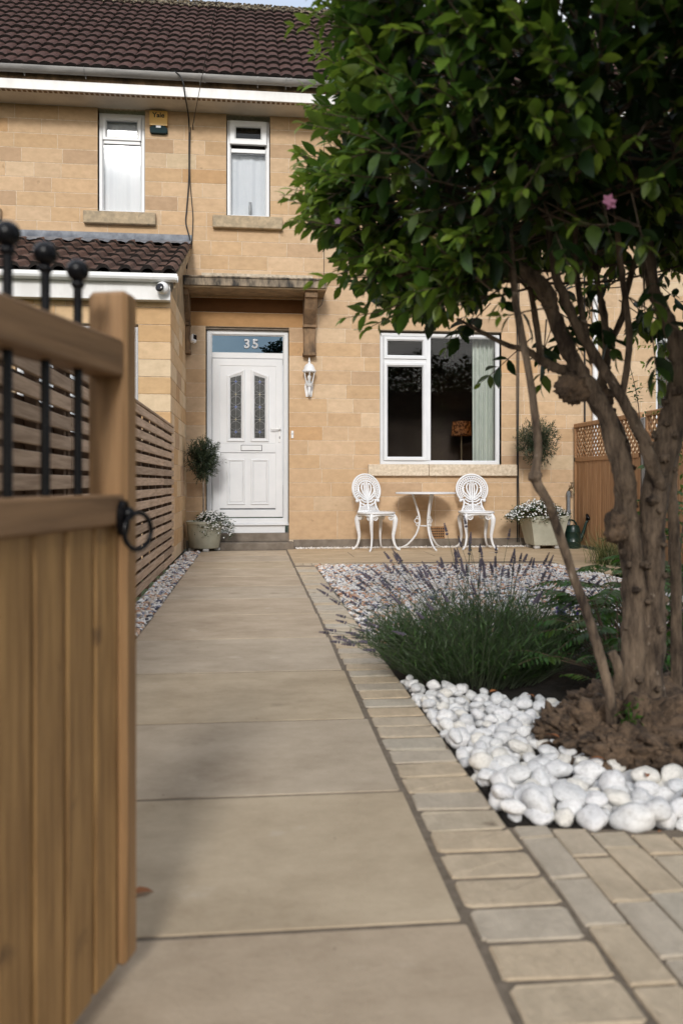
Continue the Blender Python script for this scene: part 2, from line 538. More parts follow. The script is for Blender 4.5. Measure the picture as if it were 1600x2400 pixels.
M['road'] = mat('asphalt', (.04, .04, .042), (.06, .06, .062), 30, .9, .004, 90, pos=True)
M['pavement'] = mat('pavement', (.2, .19, .18), (.28, .27, .26), 6, .9, .003, 60, pos=True)
M['lawn'] = mat('rough_grass', (.03, .05, .015), (.06, .085, .03), 3, 1, .02, 30, pos=True)
M['trunkfar'] = mat('street_tree_bark', (.05, .04, .03), (.1, .08, .06), 14, .95)
M['fillet'] = mat('lichened_lime_fillet', (.30, .25, .18), (.56, .48, .37), 16, .95, .004, 70, spot=((.16, .13, .1), 26, .64))
M['tile_edge'] = mat('shaded_tile_edge', (.010, .008, .007), (.030, .021, .017), 40, .95, .004, 80, spot=((.34, .29, .25), 30, .70))  # near-black paints the shadow gap under each tile; pale flecks are lichen
for k_ in ('black_iron', 'teal', 'tile', 'slab', 'stone'):
    M[k_].node_tree.nodes['Principled BSDF'].inputs['Specular IOR Level'].default_value = .22
# ------------------------------------------------------------------ ground and paving
def sheet(name, poly, z, m, kind='structure'):
    b = MB(); b.add([(x, y, z) for x, y in poly], [tuple(range(len(poly)))])
    o = b.build(name, m)
    return tag(o, kind=kind)


sheet('ground', [(-220, -220), (220, -220), (220, 220), (-220, 220)], -.05, M['lawn'])
sheet('road', [(-60, -9), (60, -9), (60, -2.6), (-60, -2.6)], -.046, M['road'])
kerb = MB(); kerb.box(-60, 60, -2.6, -2.45, -.05, .0); tag(kerb.build('kerb', M['pavement']), kind='structure')
sheet('pavement', [(-60, -2.45), (60, -2.45), (60, -.25), (-60, -.25)], -.008, M['pavement'])


def chamfer_poly_mesh(name, poly, h, ch, m, h_jit=False):
    """flat stone: outline poly about its centre, top at z = 0, edges eased"""
    n = len(poly)
    ins = []
    for i in range(n):
        a, b, c = Vector(poly[i - 1]), Vector(poly[i]), Vector(poly[(i + 1) % n])
        e1, e2 = (b - a).normalized(), (c - b).normalized()
        bis = (Vector((-e1.y, e1.x)) + Vector((-e2.y, e2.x))).normalized()
        ins.append(b + bis * ch)
    jz = .0016 if h_jit else 0
    vs = [(p.x, p.y, rng.uniform(-jz, jz)) for p in ins] + [(x, y, -ch * .8) for x, y in poly] + [(x, y, -h) for x, y in poly]
    fs = [tuple(range(n))]
    for j in (0, 1):
        for i in range(n):
            k = (i + 1) % n
            fs.append((j * n + i, (j + 1) * n + i, (j + 1) * n + k, j * n + k))
    b = MB(); b.add(vs, fs)
    me = b.mesh(name, m); fix_normals(me)
    if me.polygons[0].normal.z < 0: me.flip_normals()
    return me


def rounded(w, h, r, jit=0.0, rg=rng):
    pts = []
    for cx, cy, a0 in ((w / 2 - r, h / 2 - r, 0), (-w / 2 + r, h / 2 - r, 90), (-w / 2 + r, -h / 2 + r, 180), (w / 2 - r, -h / 2 + r, 270)):
        for a in (5, 45, 85):
            t = R(a0 + a)
            pts.append((cx + r * math.cos(t) + rg.uniform(-jit, jit), cy + r * math.sin(t) + rg.uniform(-jit, jit)))
    return pts


SLABC = [(1, 1, 1), (1.04, 1.02, 1.0), (.97, .97, .98), (1.02, 1.0, .95), (.98, .95, .93)]
path = sheet('path', [(-.607, -.1), (.602, -.1), (.602, 10.02), (-.607, 10.02)], -.003, M['joint'])
ys = [.19, .843, 1.488, 2.134, 2.80, 3.53, 4.285, 5.05, 5.755, 6.44, 7.10, 7.76, 8.42, 9.08, 9.73]
for i in range(len(ys) - 1):
    w, h = .992, ys[i + 1] - ys[i] - .015
    me = chamfer_poly_mesh('paving_slab', rounded(w, h, .006, .0015), .011, .0018, M['slab'])
    piece('paving_slab', me, path, (-.105, (ys[i] + ys[i + 1]) / 2, rng.uniform(-.001, .001)), (rng.uniform(-.001, .001), rng.uniform(-.001, .001), R(-.6) + rng.uniform(-.002, .002)), color=rng.choice(SLABC))
SETTC = [srgb(*c) for c in ((188, 175, 155), (190, 174, 151), (185, 174, 158), (192, 175, 151), (183, 172, 156), (187, 173, 153), (186, 177, 162), (190, 172, 147))]
sett_me = [chamfer_poly_mesh('sett', rounded(.188, .103, .011, .004), .011, .003, M['sett'], True) for _ in range(5)]
y = .30
while y < 7.80:
    p = .1172 + rng.uniform(-.003, .003)
    piece('sett', rng.choice(sett_me), path, (.5045, y, .001 + rng.uniform(-.001, .001)), (rng.uniform(-.006, .006), rng.uniform(-.006, .006), R(-1.2) + rng.uniform(-.012, .012) + (math.pi if rng.random() < .5 else 0)),
          (1, p / .1172 * 1.01, 1), color=rng.choice(SETTC))
    y += p

# sett paving beside the entrance, laid lengthways
sp = sheet('entrance_paving', [(.602, -.1), (2.6, -.1), (2.6, 1.80), (.95, 1.83), (.602, 1.885)], -.0042, M['joint'])
scol_me = [chamfer_poly_mesh('sett', rounded(.0825, .185, .008, .003), .011, .003, M['sett'], True) for _ in range(5)]
for ci in range(13):
    x = .652 + ci * .0865
    edge = 1.875 - .09 * min(1, ci / 4)
    yy = edge - rng.uniform(.04, .19) if ci else edge - .06
    first = edge - yy
    def put(yc, ln):
        piece('sett', rng.choice(scol_me), sp, (x, yc, .001 + rng.uniform(-.001, .001)), (rng.uniform(-.005, .005), rng.uniform(-.005, .005), rng.uniform(-.008, .008)), (1, ln / .184, 1), color=rng.choice(SETTC))
    put(edge - first / 2, first - .008)
    yc = yy
    while yc > .55:
        ln = .19 + rng.uniform(-.015, .015)
        put(yc - ln / 2, ln - .008)
        yc -= ln

# patio in front of the house
patio = sheet('patio', [(.602, 7.97), (3.0, 7.74), (3.05, 7.02), (3.5, 6.95), (4.08, 8.3), (4.08, 10.02), (.602, 10.02)], -.0032, M['joint'])
for i in range(32):
    x = .455 + i * .0865
    if x > 3.0: break
    yb = 7.965 - (x - .602) * .096
    piece('sett', rng.choice(scol_me), patio, (x, yb + .095, .001), (0, 0, rng.uniform(-.01, .01)), (1, 1, 1), color=rng.choice(SETTC[:2] + SETTC[3:4]))
xs = [.607, 1.52, 2.42, 3.30, 4.06]
rows = [(8.16, 8.80), (8.81, 9.42), (9.43, 9.93)]
for r_, (y0, y1) in enumerate(rows):
    off = (0, -.42, .2)[r_]
    cuts = [.41] + [x + off for x in xs[1:-1]] + [4.06]
    for i in range(len(cuts) - 1):
        w, h = cuts[i + 1] - cuts[i] - .009, y1 - y0 - .004
        if r_ == 0: h -= .03
        me = chamfer_poly_mesh('paving_slab', rounded(w, h, .006, .001), .011, .004, M['slab'])
        piece('paving_slab', me, patio, ((cuts[i] + cuts[i + 1]) / 2, (y0 + y1) / 2 + (.02 if r_ == 0 else 0), 0), color=(1.08, 1.0, .88))
me = chamfer_poly_mesh('paving_slab', rounded(.42, .74, .006), .011, .004, M['slab'])
piece('paving_slab', me, patio, (3.28, 7.36, 0), color=(1.08, 1.0, .9))
me = chamfer_poly_mesh('paving_slab', rounded(.5, .42, .006), .011, .004, M['slab'])
piece('paving_slab', me, patio, (3.3, 7.95, 0), color=(1.05, 1.0, .9))

sheet('soil_bed', [(.602, 1.80), (5.2, 1.80), (5.2, 7.4), (3.5, 6.95), (3.05, 4.4), (.602, 4.4)], -.016, M['soil'])
sheet('gravel_ground', [(.604, 3.98), (1.5, 4.25), (3.3, 4.3), (3.1, 7.0), (3.0, 7.76), (.604, 7.97)], -.0135, M['gravel_bed'])
sheet('gravel_strip_ground', [(-.80, .4), (-.607, .4), (-.607, 10.08), (-.80, 10.08)], -.0135, M['gravel_bed'])

# loose stones -----------------------------------------------------
_t = (1 + 5 ** .5) / 2
ICO_V = np.array([(-1, _t, 0), (1, _t, 0), (-1, -_t, 0), (1, -_t, 0), (0, -1, _t), (0, 1, _t), (0, -1, -_t), (0, 1, -_t), (_t, 0, -1), (_t, 0, 1), (-_t, 0, -1), (-_t, 0, 1)], float)
ICO_V /= np.linalg.norm(ICO_V[0])
ICO_F = np.array([(0, 11, 5), (0, 5, 1), (0, 1, 7), (0, 7, 10), (0, 10, 11), (1, 5, 9), (5, 11, 4), (11, 10, 2), (10, 7, 6), (7, 1, 8), (3, 9, 4), (3, 4, 2), (3, 2, 6), (3, 6, 8), (3, 8, 9), (4, 9, 5), (2, 4, 11), (6, 2, 10), (8, 6, 7), (9, 8, 1)])
GPAL = np.array([srgb(*c) for c in ((232, 228, 222), (226, 214, 200), (214, 178, 150), (150, 152, 164), (92, 94, 108), (198, 150, 120), (238, 234, 230), (120, 112, 108), (210, 200, 190))])
GPW = np.array([.25, .14, .12, .10, .10, .07, .18, .03, .04]); GPW /= GPW.sum()


def inside(px, py, poly):
    ins = np.zeros(len(px), bool)
    n = len(poly)
    for i in range(n):
        x0, y0 = poly[i]; x1, y1 = poly[(i + 1) % n]
        c = ((y0 > py) != (y1 > py)) & (px < (x1 - x0) * (py - y0) / (y1 - y0 + 1e-12) + x0)
        ins ^= c
    return ins


def rot_rand(n):
    q = nrng.normal(size=(n, 4)); q /= np.linalg.norm(q, axis=1)[:, None]
    w, x, y, z = q.T
    return np.stack([1 - 2 * (y * y + z * z), 2 * (x * y - z * w), 2 * (x * z + y * w), 2 * (x * y + z * w), 1 - 2 * (x * x + z * z), 2 * (y * z - x * w), 2 * (x * z - y * w), 2 * (y * z + x * w), 1 - 2 * (x * x + y * y)], -1).reshape(n, 3, 3)


def gravel(name, poly, n, size, m, pal=GPAL, pw=GPW, z0=-.006, zr=.012):
    P = np.array(poly)
    lo, hi = P.min(0), P.max(0)
    px = nrng.uniform(lo[0], hi[0], n * 2); py = nrng.uniform(lo[1], hi[1], n * 2)
    k = inside(px, py, poly)
    px, py = px[k][:n], py[k][:n]
    n = len(px)
    s = nrng.uniform(size[0], size[1], n)
    V = ICO_V[None] * nrng.uniform(.72, 1.2, (n, 12, 1))
    V = V * np.stack([nrng.uniform(.9, 1.45, n), nrng.uniform(.7, 1.05, n), nrng.uniform(.45, .75, n)], -1)[:, None, :]
    Rm = rot_rand(n)
    V = np.einsum('nij,nkj->nki', Rm, V) * s[:, None, None]
    V[:, :, 2] *= .7
    V += np.stack([px, py, z0 + nrng.uniform(0, zr, n)], -1)[:, None, :]
    F = ICO_F[None] + (np.arange(n) * 12)[:, None, None]
    c = pal[nrng.choice(len(pal), n, p=pw)] * nrng.uniform(.85, 1.12, (n, 1))
    C = np.repeat(c, 12, 0)
    me = mesh_np(name, V.reshape(-1, 3), F.reshape(-1, 3), m, C, smooth=False)
    return me


o = link('gravel', gravel('gravel', [(.612, 4.0), (1.5, 4.27), (3.2, 4.32), (3.06, 7.0), (2.98, 7.74), (.615, 7.945)], 15500, (.013, .025), M['gravel']))
tag(o, 'pink, white and blue grey gravel filling the square between path and patio', 'gravel', kind='stuff')
o = link('gravel', gravel('gravel', [(-.775, .9), (-.615, .9), (-.615, 9.6), (-.775, 9.6)], 3000, (.013, .024), M['gravel']))
tag(o, 'mixed pale gravel in a narrow strip under the slatted fence', 'gravel', kind='stuff')
o = link('gravel', gravel('gravel', [(.52, 9.94), (4.0, 9.94), (4.0, 10.07), (.52, 10.07)], 1500, (.009, .018), M['gravel'], GPAL[[0, 1, 6, 8]], np.array([.4, .15, .35, .1])))
tag(o, 'small white stones along the foot of the house wall', 'gravel', kind='stuff')

# ------------------------------------------------------------------ the house
house = thing('terraced_house', (0, 10.1, 0), 'two storey honey stone terraced house with brown tiled roof and white front door', 'house')
YW = 10.1
CH = .1748
Z0 = .457
COURSES = [(0.10, Z0)] + [(Z0 + i * CH, Z0 + (i + 1) * CH) for i in range(28)]
# openings: x0, x1, z0, z1 snapped to the courses
DOOR = (-.572, .447, 0, Z0 + 13 * CH)
WIN = (1.585, 3.15, Z0 + 3 * CH, Z0 + 13 * CH)
UPL = (-1.862, -1.303, Z0 + 20 * CH, 5.352)
UPR = (-.322, .214, Z0 + 20 * CH, 5.352)
UPN = (-3.75, -3.17, Z0 + 20 * CH, 5.352)
UPF = (1.85, 2.9, Z0 + 20 * CH, 5.352)
NBR = (5.22, 6.7, Z0 + 3 * CH, Z0 + 13 * CH)
NUP = (5.4, 6.6, Z0 + 20 * CH, 5.352)
OPEN = [DOOR, WIN, UPL, UPR, UPN, UPF, NBR, NUP]
STONE = [srgb(*c) for c in ((198, 169, 136), (200, 172, 140), (197, 167, 133), (203, 178, 148), (194, 164, 129), (199, 171, 139), (198, 169, 136), (202, 175, 144), (195, 166, 132))]
STONE_ODD = [srgb(*c) for c in ((186, 158, 128), (205, 184, 154), (192, 157, 118), (183, 155, 126))]


def spans(x0, x1, z0, z1, openings):
    cur = [(x0, x1)]
    for a, b, c, d in openings:
        if z1 <= c + .02 or z0 >= d - .02: continue
        nxt = []
        for p, q in cur:
            if b <= p or a >= q: nxt.append((p, q)); continue
            if a > p: nxt.append((p, a))
            if b < q: nxt.append((b, q))
        cur = nxt
    return cur


def block_verts(w, h, d, ch, rg):
    """block face in (u, n, z): n outward; front face slightly out of true"""
    j = lambda: rg.uniform(-.0008, .0010)
    fr = [(ch, j(), ch), (w - ch, j(), ch), (w - ch, j(), h - ch), (ch, j(), h - ch)]
    md = [(0, -ch, 0), (w, -ch, 0), (w, -ch, h), (0, -ch, h)]
    bk = [(0, -d, 0), (w, -d, 0), (w, -d, h), (0, -d, h)]
    fs = [(0, 1, 2, 3)] + [(i, i + 4, (i + 1) % 4 + 4, (i + 1) % 4) for i in range(4)] + [(i + 4, i + 8, (i + 1) % 4 + 8, (i + 1) % 4 + 4) for i in range(4)]
    return fr + md + bk, fs


def stone_wall(parent, courses, u0, u1, openings, place, keep, joint=.0062, wr=(.3, .62), seed=3, pick=None):
    """place(u, n, z) -> world point; keep(ua, ub, za, zb) says whether the block is a part of its own"""
    rg = random.Random(seed)
    rest = MB()
    for z0, z1 in courses:
        for a, b in spans(u0, u1, z0, z1, openings):
            u = a
            first = True
            while u < b - 1e-4:
                w = rg.uniform(*wr) * (1.3 if z1 - z0 > .25 else 1)
                if first and rg.random() < .6: w *= .6
                first = False
                if b - u - w < .16: w = b - u
                ua, ub = u + joint / 2, u + w - joint / 2
                if u == a: ua = a
                if abs(u + w - b) < 1e-6: ub = b
                vs, fs = block_verts(ub - ua, z1 - z0 - joint, .1, .002, rg)
                P = [place(ua + p[0], p[1], z0 + joint / 2 + p[2]) for p in vs]
                col = rg.choice(STONE) if rg.random() > .13 else rg.choice(STONE_ODD)
                if pick: col = pick(ua, ub, z0, z1, col)
                k = rg.uniform(.95, 1.05)
                col = tuple(c * k for c in col)
                if keep(ua, ub, z0, z1):
                    m = MB(); m.add(P, fs)
                    o = m.build('stone_block', M['stone'], parent)
                    o.color = (*col, 1)
                else:
                    rest.add(P, fs, col)
                u += w
    if rest.v:
        o = rest.build('stone_blocks', M['stone_attr'], parent, colors=True)
        o['kind'] = 'stuff'


wb = MB()
for z0, z1 in [(0, .1)] + COURSES:
    for a, b in spans(-5.5, 8.5, z0, z1, OPEN):
        wb.box(a, b, YW + .0025, YW + .28, z0, z1)
wb.box(-5.5, 8.5, YW + .0025, YW + .28, COURSES[-1][1], 5.55)
wall = wb.build('wall', M['mortar'], house)


def keep_main(a, b, z0, z1):
    m = (a + b) / 2
    if m < -3.15 or m > 4.4: return False
    if z0 > 2.75: return m < 1.0 and not (m < -.85 and z1 < 3.6)
    if z1 < 2.75 and m < -.81: return False
    return True


def pick_main(a, b, z0, z1, col):
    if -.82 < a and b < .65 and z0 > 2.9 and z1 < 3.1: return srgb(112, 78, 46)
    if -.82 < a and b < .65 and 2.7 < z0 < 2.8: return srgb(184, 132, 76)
    return col


LINT = [(-.812, .622, COURSES[14][0], COURSES[15][1])]
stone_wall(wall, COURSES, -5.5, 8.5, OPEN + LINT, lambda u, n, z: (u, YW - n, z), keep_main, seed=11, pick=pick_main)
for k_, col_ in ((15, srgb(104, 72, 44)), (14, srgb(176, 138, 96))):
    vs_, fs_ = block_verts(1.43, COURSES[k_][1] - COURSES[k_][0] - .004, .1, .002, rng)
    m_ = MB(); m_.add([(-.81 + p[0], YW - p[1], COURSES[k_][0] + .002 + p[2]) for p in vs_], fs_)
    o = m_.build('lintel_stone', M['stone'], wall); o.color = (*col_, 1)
pl = MB(); pl.box(.50, 8.5, YW - .012, YW + .002, -.02, .10, .006); pl.box(-.81, -.575, YW - .012, YW + .002, -.02, .10, .006)
pl.build('plinth', M['render'], house)


def rect_frame(x0, x1, z0, z1, yf, w=.05, d=.06, mb=None):
    """white profile swept round an opening, front at yf"""
    mb = mb or MB()
    mb.rsweep(x0, x1, z0, z1, [(0, yf + d), (0, yf + .004), (.004, yf), (w - .016, yf), (w - .004, yf + .014), (w, yf + .016), (w, yf + d)], close=True)
    return mb


def folded(x0, x1, y, z0, z1):
    n = max(16, int((x1 - x0) / .012))
    b = MB(); vs = []
    for z in (z0, z1):
        for i in range(n + 1):
            t = i / n
            vs.append((x0 + (x1 - x0) * t, y + .004 * math.sin(t * n * .75) + .006 * math.sin(t * n * .31 + z), z))
    b.add(vs, [(i, i + 1, n + 2 + i, n + 1 + i) for i in range(n)])
    return b


def window(parent, x0, x1, z0, z1, yf, bars, lights, pane, back=None, label=None):
    """frame with bars and opening lights; each sash and each pane its own piece"""
    mb = rect_frame(x0, x1, z0, z1, yf)
    for a, b, c, d in bars: mb.box(a, b, yf + .002, yf + .058, c, d, .004)
    w = mb.build('window', M['upvc'], parent)
    if label: w['label'] = label
    for (a, b, c, d, sash) in lights:
        pm = pane
        if isinstance(sash, tuple): sash, pm = sash
        if sash:
            s = rect_frame(a - .012, b + .012, c - .012, d + .012, yf - .016, .048, .05)
            s.build('sash', M['upvc'], w)
            a, b, c, d = a + .03, b - .03, c + .03, d - .03
        MB().box(a, b, yf + .024, yf + .028, c, d).build('pane', pm, w)
    if back:
        folded(x0 + .03, x1 - .03, yf + .09, z0 + .03, z1 - .03).build('blind', back, w, smooth=True)
    return w


def stone_sill(parent, x0, x1, z0, z1, proj, m, y1=YW + .1):
    b = MB(); b.box(x0, x1, YW - proj, y1, z0, z1, .008)
    return b.build('window_sill', m, parent)


YF = YW + .05
window(house, UPL[0] + .008, UPL[1] - .008, 4.078, 5.305, YF, [(-1.80, -1.365, 4.935, 4.985)], [(-1.80, -1.365, 4.128, 4.935, False), (-1.80, -1.365, 4.99, 5.255, True)], M['glass_up'], M['blind'])
stone_sill(house, -2.02, -1.168, 3.93, 4.078, .075, M['sill'])
w = window(house, UPR[0] + .008, UPR[1] - .008, 4.078, 5.29, YF, [(-.262, .156, 4.895, 4.945)], [(-.262, .156, 4.128, 4.895, False)], M['glass_up'], None)
b = rect_frame(-.28, .172, 4.985, 5.275, YF - .045, .075, .04); b.build('sash', M['upvc'], w)
MB().box(-.21, .10, YF - .02, YF - .016, 5.05, 5.21).build('pane', M['glass'], w)
folded(-.29, .18, YF + .10, 4.10, 4.90).build('blind', M['blind'], w, smooth=True)
MB().box(-.30, .19, YF + .3, YF + .305, 4.85, 5.3).build('dark_room', M['black_gap'], w)
stone_sill(house, -.486, .367, 3.928, 4.078, .075, M['sill'])
window(house, UPN[0] + .008, UPN[1] - .008, 4.078, 5.305, YF, [], [(-3.69, -3.23, 4.13, 5.25, False)], M['glass_up'], M['blind'])
stone_sill(house, -3.92, -2.975, 3.93, 4.078, .075, M['sill'])
window(house, UPF[0] + .008, UPF[1] - .008, 4.078, 5.305, YF, [(2.35, 2.40, 4.13, 5.25)], [(1.91, 2.35, 4.13, 5.25, False), (2.40, 2.84, 4.13, 5.25, False)], M['glass_up'], M['blind'])
stone_sill(house, 1.7, 3.05, 3.93, 4.078, .075, M['sill'])
window(house, NUP[0] + .008, NUP[1] - .008, 4.078, 5.305, YF, [], [(5.46, 6.54, 4.13, 5.25, False)], M['glass_up'], M['blind'])
stone_sill(house, 5.25, 6.75, 3.93, 4.078, .075, M['sill'])
# the sitting room window
bw = window(house, 1.593, 3.142, 1.04, 2.70, YF, [(2.185, 2.245, 1.09, 2.65), (1.643, 2.185, 2.325, 2.375)],
            [(1.655, 2.175, 1.10, 2.315, True), (1.655, 2.175, 2.385, 2.64, True), (2.245, 3.092, 1.09, 2.65, False)], M['glass'])
stone_sill(house, 1.43, 2.20, .892, 1.038, .06, M['mortar'])
stone_sill(house, 2.206, 3.34, .892, 1.038, .06, M['mortar'])
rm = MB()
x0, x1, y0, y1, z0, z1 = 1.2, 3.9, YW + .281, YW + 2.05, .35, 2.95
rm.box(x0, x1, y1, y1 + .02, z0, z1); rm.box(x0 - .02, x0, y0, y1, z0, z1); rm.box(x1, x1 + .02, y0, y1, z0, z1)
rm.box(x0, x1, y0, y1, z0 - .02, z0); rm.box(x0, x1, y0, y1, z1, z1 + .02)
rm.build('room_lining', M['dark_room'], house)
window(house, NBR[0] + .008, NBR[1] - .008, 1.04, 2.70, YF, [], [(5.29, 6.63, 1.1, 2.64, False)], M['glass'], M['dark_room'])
stone_sill(house, 5.0, 6.9, .892, 1.038, .06, M['mortar'])

# curtains and the lamp in the room
def curtain(name, x0, x1, y, z0, z1, folds, label, m):
    n = folds * 8
    vs, fs = [], []
    for zi, z in enumerate((z0, (z0 + z1) / 2, z1)):
        for i in range(n + 1):
            t = i / n
            vs.append((x0 + (x1 - x0) * t, y + .022 * math.sin(t * folds * 2 * math.pi) + .006 * math.sin(t * 31 + zi), z))
    for j in (0, 1):
        for i in range(n): fs.append((j * (n + 1) + i, j * (n + 1) + i + 1, (j + 2 - 1) * (n + 1) + i + 1, (j + 1) * (n + 1) + i))
    b = MB(); b.add(vs, fs); b.add([(p[0], p[1] + .004, p[2]) for p in vs], [f[::-1] for f in fs])
    o = b.build(name, m, smooth=True)
    return tag(o, label, 'curtain')


curtain('curtain', 2.84, 3.13, YW + .24, .98, 2.78, 5, 'pale sage curtain gathered at the planter side of the sitting room window', M['curtain'])
curtain('curtain', 1.60, 1.70, YW + .24, .98, 2.78, 2, 'narrow edge of pale curtain behind the opening light next to the door wall', M['net'])
tb = thing('side_table', (3.06, 11.75, .35), 'dark side table under the lamp in the sitting room', 'table')
MB().box(2.8, 3.3, 11.5, 12.0, 1.05, 1.08, .005).build('table_top', M['dark_room'], tb)
for sx in (2.83, 3.25):
    for sy in (11.53, 11.95):
        MB().box(sx, sx + .03, sy, sy + .03, .35, 1.05).build('leg', M['dark_room'], tb)
lp = thing('table_lamp', (3.06, 11.75, 1.08), 'lit table lamp with patterned drum shade inside the sitting room', 'lamp')
MB().lathe([(.07, 0), (.075, .015), (.02, .03), (.012, .08), (.016, .2), (.01, .4), (.008, .62)], (3.06, 11.75, 1.08), 14).build('lamp_base', M['brass'], lp, smooth=True)
sh = MB(); vs, fs = [], []
for r_, z in ((.15, 1.50), (.13, 1.71)):
    for k in range(28): vs.append((3.06 + r_ * math.cos(k * math.pi / 14), 11.75 + r_ * math.sin(k * math.pi / 14), z))
fs = [(k, (k + 1) % 28, 28 + (k + 1) % 28, 28 + k) for k in range(28)]
sh.add(vs, fs)
sh.build('lamp_shade', M['shade'], lp, smooth=True)
bulb_d = bpy.data.lights.new('lamp_bulb', 'POINT'); bulb_d.energy = .6; bulb_d.color = (1.0, .55, .2); bulb_d.shadow_soft_size = .03
bulb = bpy.data.objects.new('lamp_bulb', bulb_d); COL.objects.link(bulb)
bulb.parent = lp; bulb.matrix_basis = WM[lp].inverted() @ Matrix.Translation((3.06, 11.75, 1.6))

# ---- roof
EAVE = (9.60, 5.565); RIDGE = (13.02, 8.32)
sl = Vector((RIDGE[0] - EAVE[0], RIDGE[1] - EAVE[1])); SLEN = sl.length; sl.normalize()
PITCH = math.atan2(sl.y, sl.x)
rb = MB()
rb.prism([(EAVE[0] + .05, EAVE[1] - .03), (RIDGE[0], RIDGE[1] - .04), (RIDGE[0] * 2 - EAVE[0], EAVE[1] - .03), (RIDGE[0], RIDGE[1] - .12)][:4], 'x', -5.5, 8.5)
roof = rb.build('roof', M['black_gap'], house)


def tile_mesh(name, w, ln, rolls, th, m, seed, flat=0.0, hroll=.03):
    """profiled tile, x across, y up the slope, z outward; lower edge shows its thickness"""
    rg = random.Random(seed)
    n = 8 * rolls
    top = []
    for i in range(n + 1):
        t = i / n
        ph = (t * rolls) % 1.0
        if i == n: ph = 1.0
        s = math.sin(math.pi * min(1, max(0, (ph - flat) / (1 - flat)))) if ph > flat else 0
        top.append((t * w, hroll * s ** .55))
    vs = []
    for y, lift in ((0, th), (ln, 0)):
        for x, h in top: vs.append((x, y + rg.uniform(-.003, .003), h + lift + rg.uniform(-.0015, .0015)))
    for x, h in top: vs.append((x, .006, h * .86))
    k = n + 1
    fs = [(i, i + 1, k + i + 1, k + i) for i in range(n)] + [(2 * k + i, 2 * k + i + 1, i + 1, i) for i in range(n)]
    b = MB(); b.add(vs, fs)
    me = b.mesh(name, m, smooth=False)
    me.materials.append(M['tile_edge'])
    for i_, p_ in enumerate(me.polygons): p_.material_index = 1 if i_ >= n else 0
    return me


TW, TG = .29, .3235
tmes = [tile_mesh('roof_tile', TW - .004, TG + .03, 2, .034, M['tile'], s, .10, .024) for s in range(5)]
rest_tiles = MB()
nrow = int(SLEN / TG) + 1
ncol = int((8.4 + 4.6) / TW)
for r_ in range(nrow):
    for c_ in range(ncol):
        x = -4.6 + c_ * TW + rng.uniform(-.004, .004)
        d = r_ * TG + rng.uniform(-.006, .006)
        if d > SLEN - .1: continue
        p = (x, EAVE[0] + sl.x * d, EAVE[1] + sl.y * d)
        if -3.25 < x < 1.15:
            piece('roof_tile', tmes[rng.randrange(5)], roof, p, (PITCH + rng.uniform(-.012, .012), rng.uniform(-.01, .01), rng.uniform(-.006, .006)))
        else:
            me = tmes[rng.randrange(5)]
            mt = Matrix.Translation(p) @ Matrix.Rotation(PITCH, 4, 'X')
            rest_tiles.add([mt @ v.co for v in me.vertices], [tuple(f.vertices) for f in me.polygons])
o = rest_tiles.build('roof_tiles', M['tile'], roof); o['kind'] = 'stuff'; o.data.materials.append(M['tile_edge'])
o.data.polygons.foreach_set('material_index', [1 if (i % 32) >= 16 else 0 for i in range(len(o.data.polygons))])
for i in range(30):
    x = -4.6 + i * .44
    b = MB()
    pts = [(RIDGE[0] + .13 * math.cos(a), RIDGE[1] - .07 + .13 * math.sin(a)) for a in [math.pi * k / 8 for k in range(9)]]
    vs = [(x, y, z + rng.uniform(-.006, .006)) for y, z in pts] + [(x + .436, y, z + rng.uniform(-.006, .006)) for y, z in pts]
    b.add(vs, [(k, k + 1, 10 + k, 9 + k) for k in range(8)])
    b.build('ridge_tile', M['ridge'], roof, smooth=True)
mo = MB()
for i in range(900):
    x = rng.uniform(-3.6, 3); s = rng.uniform(.012, .035)
    y = RIDGE[0] - rng.uniform(.02, .17)
    z = RIDGE[1] - .07 + math.sqrt(max(.0, .0196 - (RIDGE[0] - y) ** 2)) + rng.uniform(-.02, .01)
    mo.add([(x + s * v[0], y + s * v[1] * .7, z + s * v[2] * .6) for v in ICO_V.tolist()], ICO_F.tolist())
o = mo.build('ridge_moss', M['ridge'], roof); o['kind'] = 'stuff'

# fascia, soffit, gutter
MB().box(-5.5, 8.5, 9.66, 9.682, 5.325, 5.438, .002).build('fascia', M['fascia'], house)
MB().box(-5.5, 8.5, 9.683, 9.70, 5.36, 5.56).build('eaves_shadow_board', M['corbel'], house)  # dark board painted in as the shadow gap between gutter and fascia
so = MB().box(-5.5, 8.5, 9.682, YW + .0, 5.345, 5.357).build('soffit', M['soffit'], house)
vt = MB()
x = -3.4
while x < 2.2:
    vt.box(x, x + .036, 9.70, 9.775, 5.3415, 5.3448)
    x += .0585
o = vt.build('soffit_vents', M['corbel'], so); o['kind'] = 'stuff'
gt = MB()
prof = [(9.60 + .062 * math.cos(a), 5.548 + .062 * math.sin(a)) for a in [math.pi + math.pi * k / 10 for k in range(11)]]
pin = [(9.60 + .056 * math.cos(a), 5.548 + .056 * math.sin(a)) for a in [2 * math.pi - math.pi * k / 10 for k in range(11)]]
gt.prism(prof + pin, 'x', -5.5, 8.5)
gut = gt.build('gutter', M['gutter'], house, auto=35)
